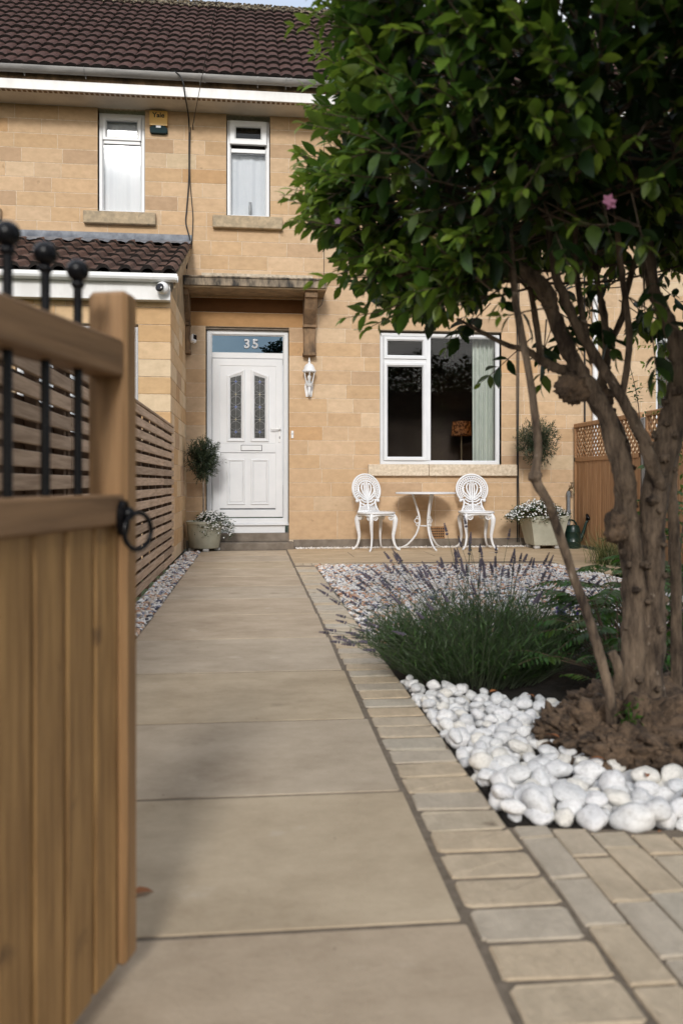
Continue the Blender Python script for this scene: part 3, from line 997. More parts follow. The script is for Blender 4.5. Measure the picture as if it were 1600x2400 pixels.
for bx_ in (-4.4, -3.5, -2.6, -1.92, -.62, .05, .38, 1.1, 1.9, 2.8, 3.7):
    b = MB()
    pr = [(9.60 + .066 * math.cos(a), 5.548 + .066 * math.sin(a)) for a in [math.pi + math.pi * k / 10 for k in range(11)]]
    pi_ = [(9.60 + .0625 * math.cos(a), 5.548 + .0625 * math.sin(a)) for a in [2 * math.pi - math.pi * k / 10 for k in range(11)]]
    wide = .075 if bx_ in (-.62, .38) else .018
    b.prism(pr + pi_, 'x', bx_, bx_ + wide)
    if wide > .05:
        for q in (0, .058):
            pr2 = [(9.60 + .072 * math.cos(a), 5.548 + .072 * math.sin(a)) for a in [math.pi + math.pi * k / 10 for k in range(11)]]
            b.prism(pr2 + pi_, 'x', bx_ + q, bx_ + q + .016)
    b.box(bx_ + .002, bx_ + .016, 9.63, 9.66, 5.47, 5.55)
    b.build('gutter_bracket', M['gutter'], gut)

# ---- stone canopy over the door with two corbels
cz0, cz1 = 3.10, 3.185
cp = MB()
cp.prism([(YW, cz0), (9.64, cz0), (9.635, cz0 + .012), (9.63, cz1 + .03), (YW, cz1 + .075)], 'x', -.808, .868)
can_ = cp.build('canopy', M['canopy'], house)
ce = MB(); ce.box(-.80, .862, 9.612, 9.632, cz0 + .016, cz1 + .02, .004); ce.box(-.806, .874, 9.598, 9.66, cz1 + .021, cz1 + .042, .005)
ce.box(.866, .878, 9.64, YW, cz0 + .016, cz1 + .02, .004)
ce.build('drip_edge', M['canopy_edge'], can_)
fl = MB(); fl.prism([(YW - .001, cz1 + .076), (9.95, cz1 + .068), (YW - .045, cz1 + .10), (YW - .03, cz1 + .19), (YW - .001, cz1 + .2)], 'x', -.62, .74)
fl.build('mortar_fillet', M['fillet'], can_)
for cx, w_ in ((-.806, .052), (.622, .148)):
    cb = MB()
    cb.prism([(YW, cz0), (9.69, cz0), (9.69, cz0 - .075), (9.72, cz0 - .085), (9.80, cz0 - .20), (9.90, cz0 - .29), (9.965, cz0 - .35), (YW, cz0 - .35)][::-1], 'x', cx, cx + w_)
    cb.box(cx - .006, cx + w_ + .006, 9.955, YW, cz0 - .385, cz0 - .352, .004)
    cb.box(cx, cx + w_, 9.985, YW, cz0 - .70, cz0 - .386, .008)
    cb.box(cx - .008, cx + w_ + .008, 9.972, YW, cz0 - .725, cz0 - .69, .004)
    cb.build('corbel', M['corbel'], can_)

# ---- front door
YD = YW + .075
dm = MB()
rect_frame(-.562, .44, .30, 2.70, YD, .064, .07, dm)
dm.box(-.50, .378, YD + .002, YD + .066, 2.352, 2.425, .006)
door = dm.build('front_door', M['upvc'], house)
door['label'] = 'white panelled front door with two stained glass panes'
MB().box(-.572, .447, YW + .03, YW + .2, 2.702, Z0 + 13 * CH).build('door_head', M['render'], door)
MB().box(-.575, .455, YD - .03, YD + .05, .275, .30, .006).build('door_sill', M['upvc'], door)
MB().box(-.54, .40, YD + .0, YD + .03, .185, .275).build('threshold_panel', M['upvc'], door)
MB().box(-.498, .376, YD + .03, YD + .034, 2.427, 2.634).build('fanlight_pane', M['glass_fan'], door)
MB().box(-.55, .43, YD + .16, YD + .165, 2.3, 2.69).build('fanlight_back', M['black_gap'], door)
lf = MB()
LX0, LX1, LZ0, LZ1 = -.494, .372, .38, 2.347
lf.rsweep(LX0, LX1, LZ0, LZ1, [(0, YD + .05), (0, YD - .002), (.005, YD - .006), (.085, YD - .006), (.092, YD + .004)])
lf.box(LX0 + .08, LX1 - .08, YD + .004, YD + .04, 1.19, 1.275)      # mid rail carrying the letter plate
lf.box(LX0 + .088, LX1 - .088, YD - .006, YD + .02, 1.180, 1.296, .004)
leaf_ = lf.build('door_leaf', M['upvc'], door)
# infill panels with dark reveal lines
GL = MB(); GL.rsweep(-.413, .296, 1.291, 2.266, [(0, YD + .006), (.004, YD + .004), (.006, YD + .010), (.35, YD + .010)]);
up = MB()
up.box(-.408, .291, YD + .0, YD + .03, 1.297, 2.261, .002)
up.box(-.416, .286, YD + .0, YD + .03, .49, 1.176, .002)
up.build('door_panel', M['upvc'], door)
gp = MB(); gp.box(LX0 + .06, LX1 - .06, YD + .012, YD + .035, .45, 2.29); gp.build('panel_gap', M['pipe'], door)


def moulding(poly, d=.016, w=.04):
    b = MB()
    b.sweep(poly, [(0, YD + .001), (0, YD - d * .5), (.006, YD - d), (w * .45, YD - d), (w * .7, YD - d * .4), (w * .8, YD - d * .55), (w, YD + .001)])
    return b


for mx in (-.315, -.022):
    b = moulding([(mx, .535), (mx + .222, .535), (mx + .222, 1.10), (mx, 1.10)], .011, .034)
    b.box(mx + .034, mx + .188, YD - .006, YD + .002, .569, 1.066, .004)
    b.build('panel_moulding', M['upvc'], door)
panes = [[(-.316, 1.317), (-.098, 1.317), (-.098, 2.21), (-.12, 2.21), (-.316, 2.135)], [(-.020, 1.317), (.200, 1.317), (.200, 2.135), (.006, 2.21), (-.020, 2.21)]]
gls = [(-.273, -.143, 1.365, 2.105, 2.145), (.023, .152, 1.365, 2.145, 2.105)]
for (gx0, gx1, gz0, zl, zr), outl in zip(gls, panes):
    w_ = .043
    b = moulding(outl, .016, .045)
    b.build('panel_moulding', M['upvc'], door)
    b = MB(); b.prism([(gx0, gz0), (gx1, gz0), (gx1, zr), (gx0, zl)], 'y', YD - .006, YD - .003)
    gpn = b.build('stained_pane', M['texglass'], door)
    gpn['label'] = 'dark textured pane with blue and amber diamonds in lead'
    cx = (gx0 + gx1) / 2; hw = (gx1 - gx0) / 2
    cm = MB()
    y_ = YD - .0075
    cm.tube([(cx, y_, gz0), (cx, y_, (zl + zr) / 2)], .0016, 5)
    zs = [1.437, 1.592, 1.748, 1.905, 2.062]
    for k, zc in enumerate(zs):
        rad = .026 if k % 2 == 0 else .020
        cm.tube([(gx0, y_, zc), (cx - rad, y_, zc)], .0016, 5); cm.tube([(cx + rad, y_, zc), (gx1, y_, zc)], .0016, 5)
        star = []
        for q in range(4):
            a0 = math.pi / 2 * q
            p0 = (cx + rad * math.cos(a0), zc + rad * 1.15 * math.sin(a0)); p1 = (cx + rad * math.cos(a0 + math.pi / 2), zc + rad * 1.15 * math.sin(a0 + math.pi / 2))
            for t in (0, .25, .5, .75):
                mx_, mz_ = (p0[0] + p1[0]) / 2, (p0[1] + p1[1]) / 2
                f = 4 * t * (1 - t) * .42
                x_ = p0[0] * (1 - t) + p1[0] * t; z_ = p0[1] * (1 - t) + p1[1] * t
                star.append((x_ + (cx - mx_) * f, z_ + (zc - mz_) * f))
        b = MB()
        vs = [(cx, y_ + .0005, zc)] + [(p[0], y_ + .0005, p[1]) for p in star]
        b.add(vs, [(0, i + 1, (i + 1) % 16 + 1) for i in range(16)])
        b.build('glass_diamond', M['blueglass'] if k % 2 == 0 else M['goldglass'], gpn)
        cm.tube([(p[0], y_ - .0005, p[1]) for p in star + star[:1]], .0014, 5)
    for k in range(4):
        zm = (zs[k] + zs[k + 1]) / 2
        for sx in (-1, 1):
            cm.tube([(cx + sx * hw * math.sin(a) , y_, zm + .055 * math.cos(a)) for a in [math.pi * j / 8 for j in range(9)]], .0013, 5)
    cm.build('lead_came', M['came'], gpn, smooth=True)
b = MB(); b.box(-.144, .116, YD - .012, YD - .004, 1.203, 1.277, .003); lpn = b.build('letter_plate', M['camblack'], door)
MB().box(-.138, .110, YD - .016, YD - .0125, 1.209, 1.271, .002).build('letter_flap', M['upvc'], lpn)
b = MB(); b.box(.318, .346, YD - .016, YD - .006, 1.31, 1.52, .004); hp = b.build('door_handle', M['camwhite'], door)
b = MB(); b.stube([(.338, YD - .016, 1.475), (.336, YD - .05, 1.475), (.30, YD - .055, 1.476), (.22, YD - .052, 1.474)], .0085, 8); b.build('lever', M['camwhite'], hp, smooth=True)
b = MB(); b.box(.328, .337, YD - .0175, YD - .0158, 1.355, 1.385); b.build('keyhole', M['camblack'], hp)


def text_mesh(body, size, ext, m, bold=0.0):
    cu = bpy.data.curves.new('lettering', 'FONT'); cu.body = body; cu.size = size; cu.extrude = ext; cu.offset = bold
    cu.bevel_depth = ext * .5; cu.bevel_resolution = 2
    cu.align_x = 'CENTER'; cu.align_y = 'CENTER'
    o = bpy.data.objects.new('lettering', cu); COL.objects.link(o)
    dg = bpy.context.evaluated_depsgraph_get()
    me = bpy.data.meshes.new_from_object(o.evaluated_get(dg))
    bpy.data.objects.remove(o); bpy.data.curves.remove(cu)
    me.materials.clear(); me.materials.append(m)
    return me


for dx_, ch_ in ((-.09, '3'), (.012, '5')):
    o = piece('house_number', text_mesh(ch_, .155, .006, M['chrome'], .004), door, (-.025 + dx_ + .045, YD + .02, 2.532), (R(90), 0, 0))

st = MB(); st.box(-.56, .498, 9.86, YW + .11, -.01, .082, .01); st.box(-.565, .445, YW - .02, YW + .2, .083, .184, .006)
st.build('door_step', M['render'], house)
# air brick
ab = MB(); ab.box(2.198, 2.415, YW - .006, YW + .004, .10, .255, .003); abo = ab.build('air_brick', M['terracotta'], house)
hb = MB()
for i in range(8):
    for j in range(4):
        hb.box(2.213 + i * .0245, 2.213 + i * .0245 + .0155, YW - .0075, YW - .0055, .12 + j * .032, .12 + j * .032 + .018)
o = hb.build('air_brick_holes', M['black_gap'], abo); o['kind'] = 'stuff'
# white downpipe
dp = MB(); dp.tube([(4.37, YW - .06, .0), (4.37, YW - .06, 5.3)], .036, 14)
for z in (1.2, 2.6, 4.1): dp.box(4.32, 4.42, YW - .1, YW, z, z + .035, .003)
dp.build('downpipe', M['white_gutter'], house, auto=40)

# ------------------------------------------------------------------ the neighbour's extension on the left
ext = thing('house_extension', (-2.6, 9.15, 0), 'single storey stone extension with lean to roof of rust brown tiles', 'extension')
XE = -.809; YE = 8.22
EC = [(1.516 + .1722 * i, 1.516 + .1722 * (i + 1)) for i in range(-8, 7)]
EC = [(0.0, EC[0][0])] + EC if EC[0][0] > .02 else EC
EWIN = (-2.3, -1.125, EC[5][0], 2.377)
EWIN = (-2.3, -1.125, EC[[i for i, c in enumerate(EC) if c[0] < 1.0][-1]][0], [c[1] for c in EC if c[1] < 2.4][-1])
b = MB()
for z0, z1 in EC:
    for a, c in spans(-5.2, XE, z0, z1, [EWIN]):
        b.box(a, c - .006, YE + .006, YE + .25, z0, z1)
b.box(XE - .25, XE - .006, YE + .25, YW, 0, 2.72)
b.prism([(YE + .1, 2.72), (YW, 2.72), (YW, 3.66)], 'x', XE - .25, XE - .006)
ew = b.build('wall', M['mortar'], ext)
PALE = [srgb(*c) for c in ((206, 177, 140), (211, 186, 152), (202, 170, 130), (208, 180, 145), (197, 163, 122), (213, 191, 160))]
_S = STONE; STONE = PALE
stone_wall(ew, EC, -5.2, XE, [EWIN], lambda u, n, z: (u, YE - n, z), lambda a, c, z0, z1: c > -2.6, seed=5, wr=(.28, .5))
SC_ = [(z0, z1) for z0, z1 in EC if z1 < 2.75] + [(2.7215, 2.89), (2.89, 3.06)]
stone_wall(ew, [c for c in SC_ if c[1] < 2.76], YE + .102, YW - .015, [], lambda u, n, z: (XE + n, u, z), lambda a, c, z0, z1: True, seed=6, wr=(.35, .6))
STONE = _S
sp_ = MB(); sp_.prism([(YE + .1, 2.722), (YW - .016, 2.722), (YW - .016, 3.62)], 'x', XE - .006, XE)
sp_.build('gable_stone', M['canopy'], ew)
window(ext, EWIN[0] + .01, EWIN[1] - .006, EWIN[2] + .02, EWIN[3] - .02, YE + .03, [(-1.74, -1.69, EWIN[2] + .07, EWIN[3] - .07)],
       [(-2.24, -1.74, EWIN[2] + .07, EWIN[3] - .07, False), (-1.69, -1.185, EWIN[2] + .07, EWIN[3] - .07, False)], M['glass'], M['blind'])
e0, e1 = (8.03, 2.84), (10.09, 3.70)
es = Vector((e1[0] - e0[0], e1[1] - e0[1])); EL = es.length; es.normalize(); EP = math.atan2(es.y, es.x)
b = MB(); b.prism([(e0[0] + .04, e0[1] - .01), (e1[0], e1[1] - .02), (e1[0], e1[1] - .06), (e0[0] + .04, e0[1] - .05)], 'x', -5.2, -.765)
er = b.build('roof', M['black_gap'], ext)
EW_, EG = .208, .385
em = [tile_mesh('roof_tile', EW_ + .006, EG + .05, 1, .03, M['tile_red'], 20 + s, .42, .052) for s in range(4)]
restE = MB()
for r_ in range(6):
    for c_ in range(22):
        x = -.745 - (c_ + 1) * EW_
        d = r_ * EG
        if d > EL - .12: continue
        p = (x, e0[0] + es.x * d, e0[1] + es.y * d)
        if x > -3.3:
            piece('roof_tile', em[rng.randrange(4)], er, p, (EP + rng.uniform(-.015, .015), rng.uniform(-.02, .02), rng.uniform(-.01, .01)))
        else:
            mt = Matrix.Translation(p) @ Matrix.Rotation(EP, 4, 'X')
            restE.add([mt @ v.co for v in em[0].vertices], [tuple(f.vertices) for f in em[0].polygons])
o = restE.build('roof_tiles', M['tile_red'], er); o['kind'] = 'stuff'
b = MB()
n = 60
for i in range(n + 1):
    x = -5.2 + (4.46) * i / n
    w_ = .006 * math.sin(i * 1.7)
    b.v += [(x, YW - .004, 3.84), (x, YW - .010, 3.765), (x, YW - .10, 3.735 + w_), (x, YW - .24, 3.665 + .012 * math.sin(i * 2.1))]
b.c = [(1, 1, 1)] * len(b.v)
for i in range(n):
    for j in range(3): b.f.append((i * 4 + j, i * 4 + j + 1, i * 4 + 5 + j, i * 4 + 4 + j))
b.build('lead_flashing', M['lead'], ext, smooth=True)
b = MB(); b.prism([(e0[0] + .05, e0[1] - .02), (e1[0], e1[1] + .0), (e1[0], e1[1] - .11), (e0[0] + .05, e0[1] - .13)], 'x', -.768, -.748)
b.build('verge', M['canopy'], ext)
MB().box(-5.2, -.80, 8.09, 8.11, 2.595, 2.775, .003).build('fascia', M['fascia'], ext)
MB().box(-5.2, -.81, 8.111, 8.225, 2.60, 2.612).build('soffit', M['fascia'], ext)
b = MB()
pr = [(7.985, 2.83), (7.985, 2.795), (7.995, 2.775), (8.02, 2.763), (8.06, 2.763), (8.08, 2.775), (8.088, 2.80), (8.088, 2.83), (8.083, 2.83), (8.083, 2.80), (8.06, 2.77), (8.02, 2.77), (7.992, 2.80), (7.992, 2.83)]
b.prism(pr, 'x', -5.2, -.735)
eg = b.build('gutter', M['white_gutter'], ext)
for x in (-1.98, -.98, -.745):
    b = MB(); b.prism([(y - .004 if y < 8.03 else y + .002, z - .004) for y, z in pr[:8]] + pr[8:], 'x', x, x + .022); b.build('gutter_bracket', M['white_gutter'], eg)
# ------------------------------------------------------------------ wooden gate, standing open
GA = math.atan2(.961, .277)
GL_ = .98
gate = thing('garden_gate', (-.458, .419, 0), 'wooden garden gate standing open with black ball topped bars and ring handle', 'gate', rz=GA)


def gbox(name, x0, x1, y0, y1, z0, z1, m, ch=.004, parent=gate):
    b = MB(); b.box(x0, x1, y0, y1, z0, z1, ch)
    return b.build(name, m, parent, local=True)


gbox('stile', GL_ - .046, GL_, 0, .066, .05, 1.124, M['stile'], .007)
gbox('stile', .02, .09, 0, .066, .05, 1.124, M['stile'], .007)
gbox('rail', .09, GL_ - .046, .004, .058, .986, 1.045, M['rail_wood'], .004)
gbox('rail', .09, GL_ - .046, .002, .058, .752, .80, M['rail_wood'], .004)
gbox('rail', .09, GL_ - .046, .034, .06, .12, .22, M['rail_wood'], .004)
x = GL_ - .046
while x > .10:
    x0 = max(.091, x - .083)
    b = MB()
    b.prism([(x0, .034), (x0, .031), (x0 + .0025, .031), (x0 + .0022, .019), (x0 + .008, .012), (x - .008, .012), (x - .0022, .019), (x - .0025, .031), (x, .031), (x, .034)], 'z', .055, .751)
    b.build('board', M['oak'], gate, local=True)
    x -= .083
for x in (.118, .208, .298, .388, .478, .568, .658, .748, .838):
    b = MB(); b.tube([(x, .031, .78), (x, .031, 1.12)], .0064, 12)
    s_ = b.build('spindle', M['black_iron'], gate, local=True, auto=40)
    b = MB(); b.ball((x, .031, 1.131), .0165, 20); b.lathe([(.0064, 0), (.010, .004), (.010, .008), (.0064, .012)], (x, .031, 1.104), 14)
    b.build('finial', M['black_iron'], s_, local=True, smooth=True)
b = MB()
b.prism([(GL_ - .062 + .015 * math.cos(a) * 1.0, .763 + .028 * math.sin(a)) for a in [2 * math.pi * k / 16 for k in range(16)]], 'y', -.008, .0018)
b.ball((GL_ - .058, -.010, .770), .011, 12)
hd = b.build('ring_handle', M['black_iron'], gate, local=True, auto=40)
b = MB(); b.ring((GL_ - .046, -.020, .742), (.93, -.36, 0), (0, 0, 1), .029, .0042, 28, 8)
b.build('ring', M['black_iron'], hd, local=True, smooth=True)
for z in (.25, .92):
    gbox('hinge', .0, .35, -.004, -.0005, z, z + .03, M['black_iron'], .001)
gp_ = MB(); gp_.box(-.60, -.485, .36, .47, 0, 1.2, .008)
tag(gp_.build('gate_post', M['stile']), 'square timber gate post at the path edge carrying the gate hinges', 'post')

# ------------------------------------------------------------------ slatted fence along the path
XF = -.79
edges = [.62, 1.76, 3.60, 5.45, 7.29, 8.17]
FL = ['short slatted timber fence panel next to the gate post', 'long slatted timber fence panel seen through the gate bars',
      'slatted timber fence panel behind the ball topped gate stile', 'slatted timber fence panel bordering the gravel strip next to the gate stile',
      'narrow slatted timber fence panel meeting the corner of the extension']
for i in range(5):
    ya, yb = edges[i], edges[i + 1]
    fp = thing('slatted_fence', (XF, (ya + yb) / 2, 0), FL[i], 'fence', 'slatted fence panels along the path')
    for k in range(16):
        z0 = .045 + k * .0828
        b = MB(); j = rng.uniform(-.003, .003)
        b.box(XF, XF + .017, ya + .006, yb - .006, z0 + j, z0 + .057 + j, .003)
        b.build('slat', M['slat'], fp)
    for k in range(15):
        z0 = .045 + k * .0828 + .047
        b = MB(); b.box(XF - .062, XF - .047, ya + .006, yb - .006, z0, z0 + .05, .002)
        b.build('back_slat', M['slat_dark'], fp)
    n = max(2, round((yb - ya) / .45) + 1)
    for k in range(n):
        y = ya + .04 + (yb - ya - .08) * k / (n - 1)
        b = MB(); b.box(XF - .046, XF - .001, y - .02, y + .02, .0, 1.33, .003)
        b.build('batten', M['slat_dark'], fp)
    b = MB(); b.box(XF - .065, XF + .022, ya + .004, yb - .004, 1.352, 1.372, .004); b.build('capping', M['slat'], fp)

# ------------------------------------------------------------------ lattice topped fence on the far side
XR = 4.10
redge = [(8.24, 10.04), (6.36, 8.14), (4.48, 6.26)]
RL = ['lattice topped board fence panel meeting the house wall by the watering can', 'lattice topped board fence panel behind the tree trunk', 'lattice topped board fence panel beyond the climbing plant']
for i, (ya, yb) in enumerate(redge):
    fp = thing('lattice_fence', (XR, (ya + yb) / 2, 0), RL[i], 'fence', 'lattice topped fence panels')
    nb = 14
    for k in range(nb):
        y0 = ya + .03 + (yb - ya - .06) * k / nb; y1 = ya + .03 + (yb - ya - .06) * (k + 1) / nb
        b = MB(); b.prism([(XR + .02, y0 + .001), (XR + .008, y0 + .001), (XR, y0 + .008), (XR, y1 - .008), (XR + .008, y1 - .001), (XR + .02, y1 - .001)][::-1], 'z', .03, 1.08)
        b.build('board', M['board'], fp)
    b = MB()
    b.box(XR - .02, XR + .03, ya, yb, 1.505, 1.56, .008); b.box(XR - .012, XR + .03, ya, yb, 1.075, 1.13, .004)
    b.box(XR - .012, XR + .03, ya, ya + .04, .03, 1.505, .004); b.box(XR - .012, XR + .03, yb - .04, yb, .03, 1.505, .004)
    b.build('frame', M['board'], fp)
    L_ = yb - ya
    for sgn in (1, -1):
        k = -1
        u = -.5
        while u < L_:
            # diagonal strip clipped to the lattice window
            pts = []
            z0, z1 = 1.13, 1.505
            ua, ub = (u, u + (z1 - z0)) if sgn > 0 else (u + (z1 - z0), u)
            def clip(uu0, zz0, uu1, zz1):
                t0, t1 = 0.0, 1.0
                du = uu1 - uu0
                for lim, s2 in ((.04, 1), (L_ - .04, -1)):
                    f0, f1 = s2 * (uu0 - lim), s2 * (uu1 - lim)
                    if f0 < 0 and f1 < 0: return None
                    if f0 < 0: t0 = max(t0, f0 / (f0 - f1))
                    elif f1 < 0: t1 = min(t1, f0 / (f0 - f1))
                if t1 - t0 < .1: return None
                return (uu0 + du * t0, zz0 + (zz1 - zz0) * t0, uu0 + du * t1, zz0 + (zz1 - zz0) * t1)
            c = clip(ua, z0, ub, z1)
            if c:
                d = Vector((c[2] - c[0], c[3] - c[1])).normalized(); nrm = Vector((-d.y, d.x)) * .011
                b = MB(); x0 = XR + (.000 if sgn > 0 else .010)
                b.prism([(ya + c[0] + nrm.x, c[1] + nrm.y), (ya + c[2] + nrm.x, c[3] + nrm.y), (ya + c[2] - nrm.x, c[3] - nrm.y), (ya + c[0] - nrm.x, c[1] - nrm.y)], 'x', x0, x0 + .009)
                b.build('lattice_strip', M['board'], fp)
            u += .088
for y, lb in ((8.19, 'grey concrete fence post between the two panels near the house'), (6.31, 'grey concrete fence post behind the climbing plant')):
    b = MB(); b.box(XR - .02, XR + .06, y - .048, y + .048, -.05, 1.5, .01)
    tag(b.build('fence_post', M['pavement']), lb, 'post')

# ------------------------------------------------------------------ things fixed to the walls
al = thing('alarm_box', (-1.135, YW, 5.05), 'yellow and dark teal alarm box between the upper windows', 'alarm')
b = MB(); b.prism([(-1.24, 5.145), (-1.03, 5.145), (-1.028, 5.31), (-1.036, 5.322), (-1.234, 5.322), (-1.242, 5.31)], 'y', YW - .05, YW - .001)
b.build('case', M['yellow'], al)
b = MB(); b.prism([(-1.238, 5.065), (-1.22, 5.053), (-1.05, 5.053), (-1.032, 5.065), (-1.03, 5.115), (-1.08, 5.144), (-1.19, 5.144), (-1.24, 5.115)], 'y', YW - .053, YW - .001)
b.build('lower_case', M['teal'], al)
MB().box(-1.165, -1.105, YW - .058, YW - .0535, 5.112, 5.14, .003).build('lens', M['clear'], al)
piece('lettering', text_mesh('Yale', .082, .0006, M['teal'], .0015), al, (-1.135, YW - .0512, 5.267), (R(90), 0, 0))

dc = thing('security_camera', (-.865, 8.09, 2.70), 'white dome security camera under the extension gutter', 'camera')
b = MB(); b.ball((-.868, 8.035, 2.70), .062, 22); b.build('body', M['camwhite'], dc, smooth=True)
b = MB(); b.lathe([(.001, 0), (.04, .001), (.042, .006), (.034, .014), (.001, .016)], (0, 0, 0), 20)
o = b.build('lens', M['camblack'], dc, local=True, smooth=True); o.location = (-.024, -.108, -.008); o.rotation_euler = (R(90 - 12), 0, R(-18))
b = MB(); b.tube([(-.862, 8.05, 2.70), (-.862, 8.091, 2.705)], .03, 14); b.build('mount', M['camwhite'], dc, smooth=True)

sc2 = thing('security_camera', (-.77, YW, 2.55), 'small white box camera on the wall beside the door canopy', 'camera')
b = MB(); b.box(-.035, .035, -.03, .03, -.05, .06, .014); o = b.build('body', M['camwhite'], sc2, local=True); o.location = (.055, -.10, 0); o.rotation_euler = (R(-14), R(10), R(38))
b = MB(); b.box(-.02, .028, -.035, -.031, -.015, .045, .002); o2 = b.build('lens', M['camblack'], sc2, local=True); o2.location = (.055, -.10, 0); o2.rotation_euler = (R(-14), R(10), R(38))
b = MB(); b.tube([(-.77, YW - .002, 2.53), (-.755, YW - .05, 2.53), (-.73, YW - .08, 2.54)], .01, 8); b.build('bracket', M['camwhite'], sc2)

wl = thing('wall_lantern', (.692, YW, 1.9), 'white cast wall lantern with glass panes beside the front door', 'lantern')
LX, LY = .692, YW - .10
b = MB()
b.prism([(LX - .035, 1.875), (LX + .035, 1.875), (LX + .045, 1.93), (LX + .055, 2.0), (LX + .045, 2.05), (LX + .02, 2.08), (LX - .02, 2.08), (LX - .045, 2.05), (LX - .055, 2.0), (LX - .045, 1.93)], 'y', YW - .016, YW - .001)
b.stube([(LX, YW - .016, 1.91), (LX, YW - .07, 1.885), (LX, LY, 1.91), (LX, LY, 2.0)], [.017, .014, .016, .02], 10)
b.lathe([(.012, 1.985), (.034, 2.0), (.036, 2.012), (.042, 2.02), (.044, 2.03)], (LX, LY, 0), 12)
b.build('bracket', M['white_iron'], wl, auto=40)
b = MB()
for k in range(6):
    a = math.pi / 3 * k + math.pi / 6
    b.tube([(LX + .042 * math.cos(a), LY + .042 * math.sin(a), 2.03), (LX + .072 * math.cos(a), LY + .072 * math.sin(a), 2.17)], .0055, 6)
b.lathe([(.085, 2.168), (.09, 2.178), (.082, 2.19), (.07, 2.205), (.062, 2.235), (.045, 2.262), (.02, 2.275), (.011, 2.29), (.016, 2.302), (.010, 2.314), (.008, 2.33), (.002, 2.352)], (LX, LY, 0), 12)
b.build('cage', M['white_iron'], wl, auto=40)
b = MB()
for k in range(6):
    a0, a1 = math.pi / 3 * k + math.pi / 6, math.pi / 3 * (k + 1) + math.pi / 6
    b.add([(LX + .041 * math.cos(a0), LY + .041 * math.sin(a0), 2.03), (LX + .041 * math.cos(a1), LY + .041 * math.sin(a1), 2.03), (LX + .07 * math.cos(a1), LY + .07 * math.sin(a1), 2.168), (LX + .07 * math.cos(a0), LY + .07 * math.sin(a0), 2.168)], [(0, 1, 2, 3)])
b.build('lantern_glass', M['glass'], wl)
b = MB(); b.lathe([(.012, 2.03), (.012, 2.07), (.022, 2.085), (.022, 2.12), (.01, 2.135)], (LX, LY, 0), 12); b.build('bulb', M['camwhite'], wl, smooth=True)

db = thing('doorbell', (.487, YW, 1.36), 'small white doorbell push on the stone beside the door', 'doorbell')
MB().box(.472, .503, YW - .014, YW - .001, 1.36, 1.452, .004).build('plate', M['camwhite'], db)
b = MB(); b.tube([(.488, YW - .014, 1.412), (.488, YW - .018, 1.412)], .006, 10); b.build('button', M['camblack'], db)

tp = thing('outdoor_tap', (4.02, YW, .15), 'grey outdoor water pipe and tap in the corner by the lattice fence', 'tap')
b = MB(); b.tube([(4.02, YW - .05, .0), (4.02, YW - .05, .70)], .022, 10); b.tube([(4.02, YW - .05, .40), (4.02, YW - .05, .46)], .028, 10); b.tube([(4.02, YW - .05, .63), (4.02, YW - .05, .68)], .028, 10)
b.build('pipe', M['pipe'], tp, auto=40)
b = MB(); b.tube([(4.02, YW - .05, .70), (4.03, YW - .07, .74), (4.06, YW - .11, .745)], .014, 8); b.tube([(4.06, YW - .11, .745), (4.062, YW - .115, .67)], .013, 8); b.tube([(4.04, YW - .08, .745), (4.05, YW - .085, .80)], .008, 6); b.box(4.03, 4.08, YW - .1, YW - .075, .80, .812)
b.build('tap_head', M['brass'], tp, auto=40)

def cable(pts, r, label, m=M['black_cable'], k=5):
    b = MB(); b.stube(pts, r, 6, k)
    return tag(b.build('cable', m, smooth=True), label, 'cable')


yc = YW - .02
cable([(-.90, 9.55, 5.56), (-.83, 9.525, 5.50), (-.79, 9.53, 5.40), (-.785, 9.62, 5.33), (-.775, yc - .01, 5.25), (-.772, yc, 4.9), (-.775, yc, 4.5), (-.80, yc, 4.15), (-.81, yc, 3.98), (-.765, yc, 3.80), (-.76, yc - .02, 3.70), (-.785, yc - .02, 3.55), (-.80, yc, 3.42)], .0085,
      'thick black cable looping over the gutter and down to the lean to roof')
cable([(-.755, yc, 5.15), (-.765, yc - .012, 4.8), (-.76, yc - .012, 4.5), (-.745, yc, 4.3), (-.725, yc, 4.05), (-.735, yc, 3.8), (-.745, yc - .012, 3.66)], .0055, 'thinner black cable hanging beside the thick one on the upper wall')
cable([(.885, yc, 5.3), (.88, yc, 4.5), (.887, yc, 4.2), (.876, yc, 3.3), (.86, yc - .02, 3.05), (.80, yc, 2.98)], .0035, 'thin dark cable down the wall to the end of the door canopy')
for dx_, lb in ((0, 'black cable clipped to the wall beside the sitting room window'), (.022, 'second black cable running alongside down to the planter')):
    cable([(3.345 + dx_, yc - .06 * 0, 5.3), (3.352 + dx_, yc, 3.4), (3.348 + dx_, yc, 2.0), (3.35 + dx_ * .6, yc, 1.2), (3.352 + dx_, yc, .5), (3.352 + dx_, yc, .05)], .007, lb)
cable([(4.245, yc, 5.3), (4.245, yc, 3.0), (4.248, yc, 1.6), (4.245, yc, .05)], .011, 'black cable on the wall beside the white downpipe')
pole = thing('telegraph_pole', (3.55, -12.5, 0), 'timber telegraph pole across the road carrying the overhead wire', 'pole')
MB().tube([(3.55, -12.5, -.1), (3.55, -12.5, 10.6)], [.14, .1], 12).build('shaft', M['trunkfar'], pole)
MB().box(3.0, 4.1, -12.44, -12.36, 10.1, 10.2, .005).build('crossarm', M['trunkfar'], pole)
ow = MB()
P0, P1 = Vector((-.725, 10.06, 5.17)), Vector((3.5, -12.36, 10.15))
ow.tube([(-.725, YW, 5.13), (-.725, YW - .035, 5.15), (-.725, 10.06, 5.17)], .006, 6)
pts = []
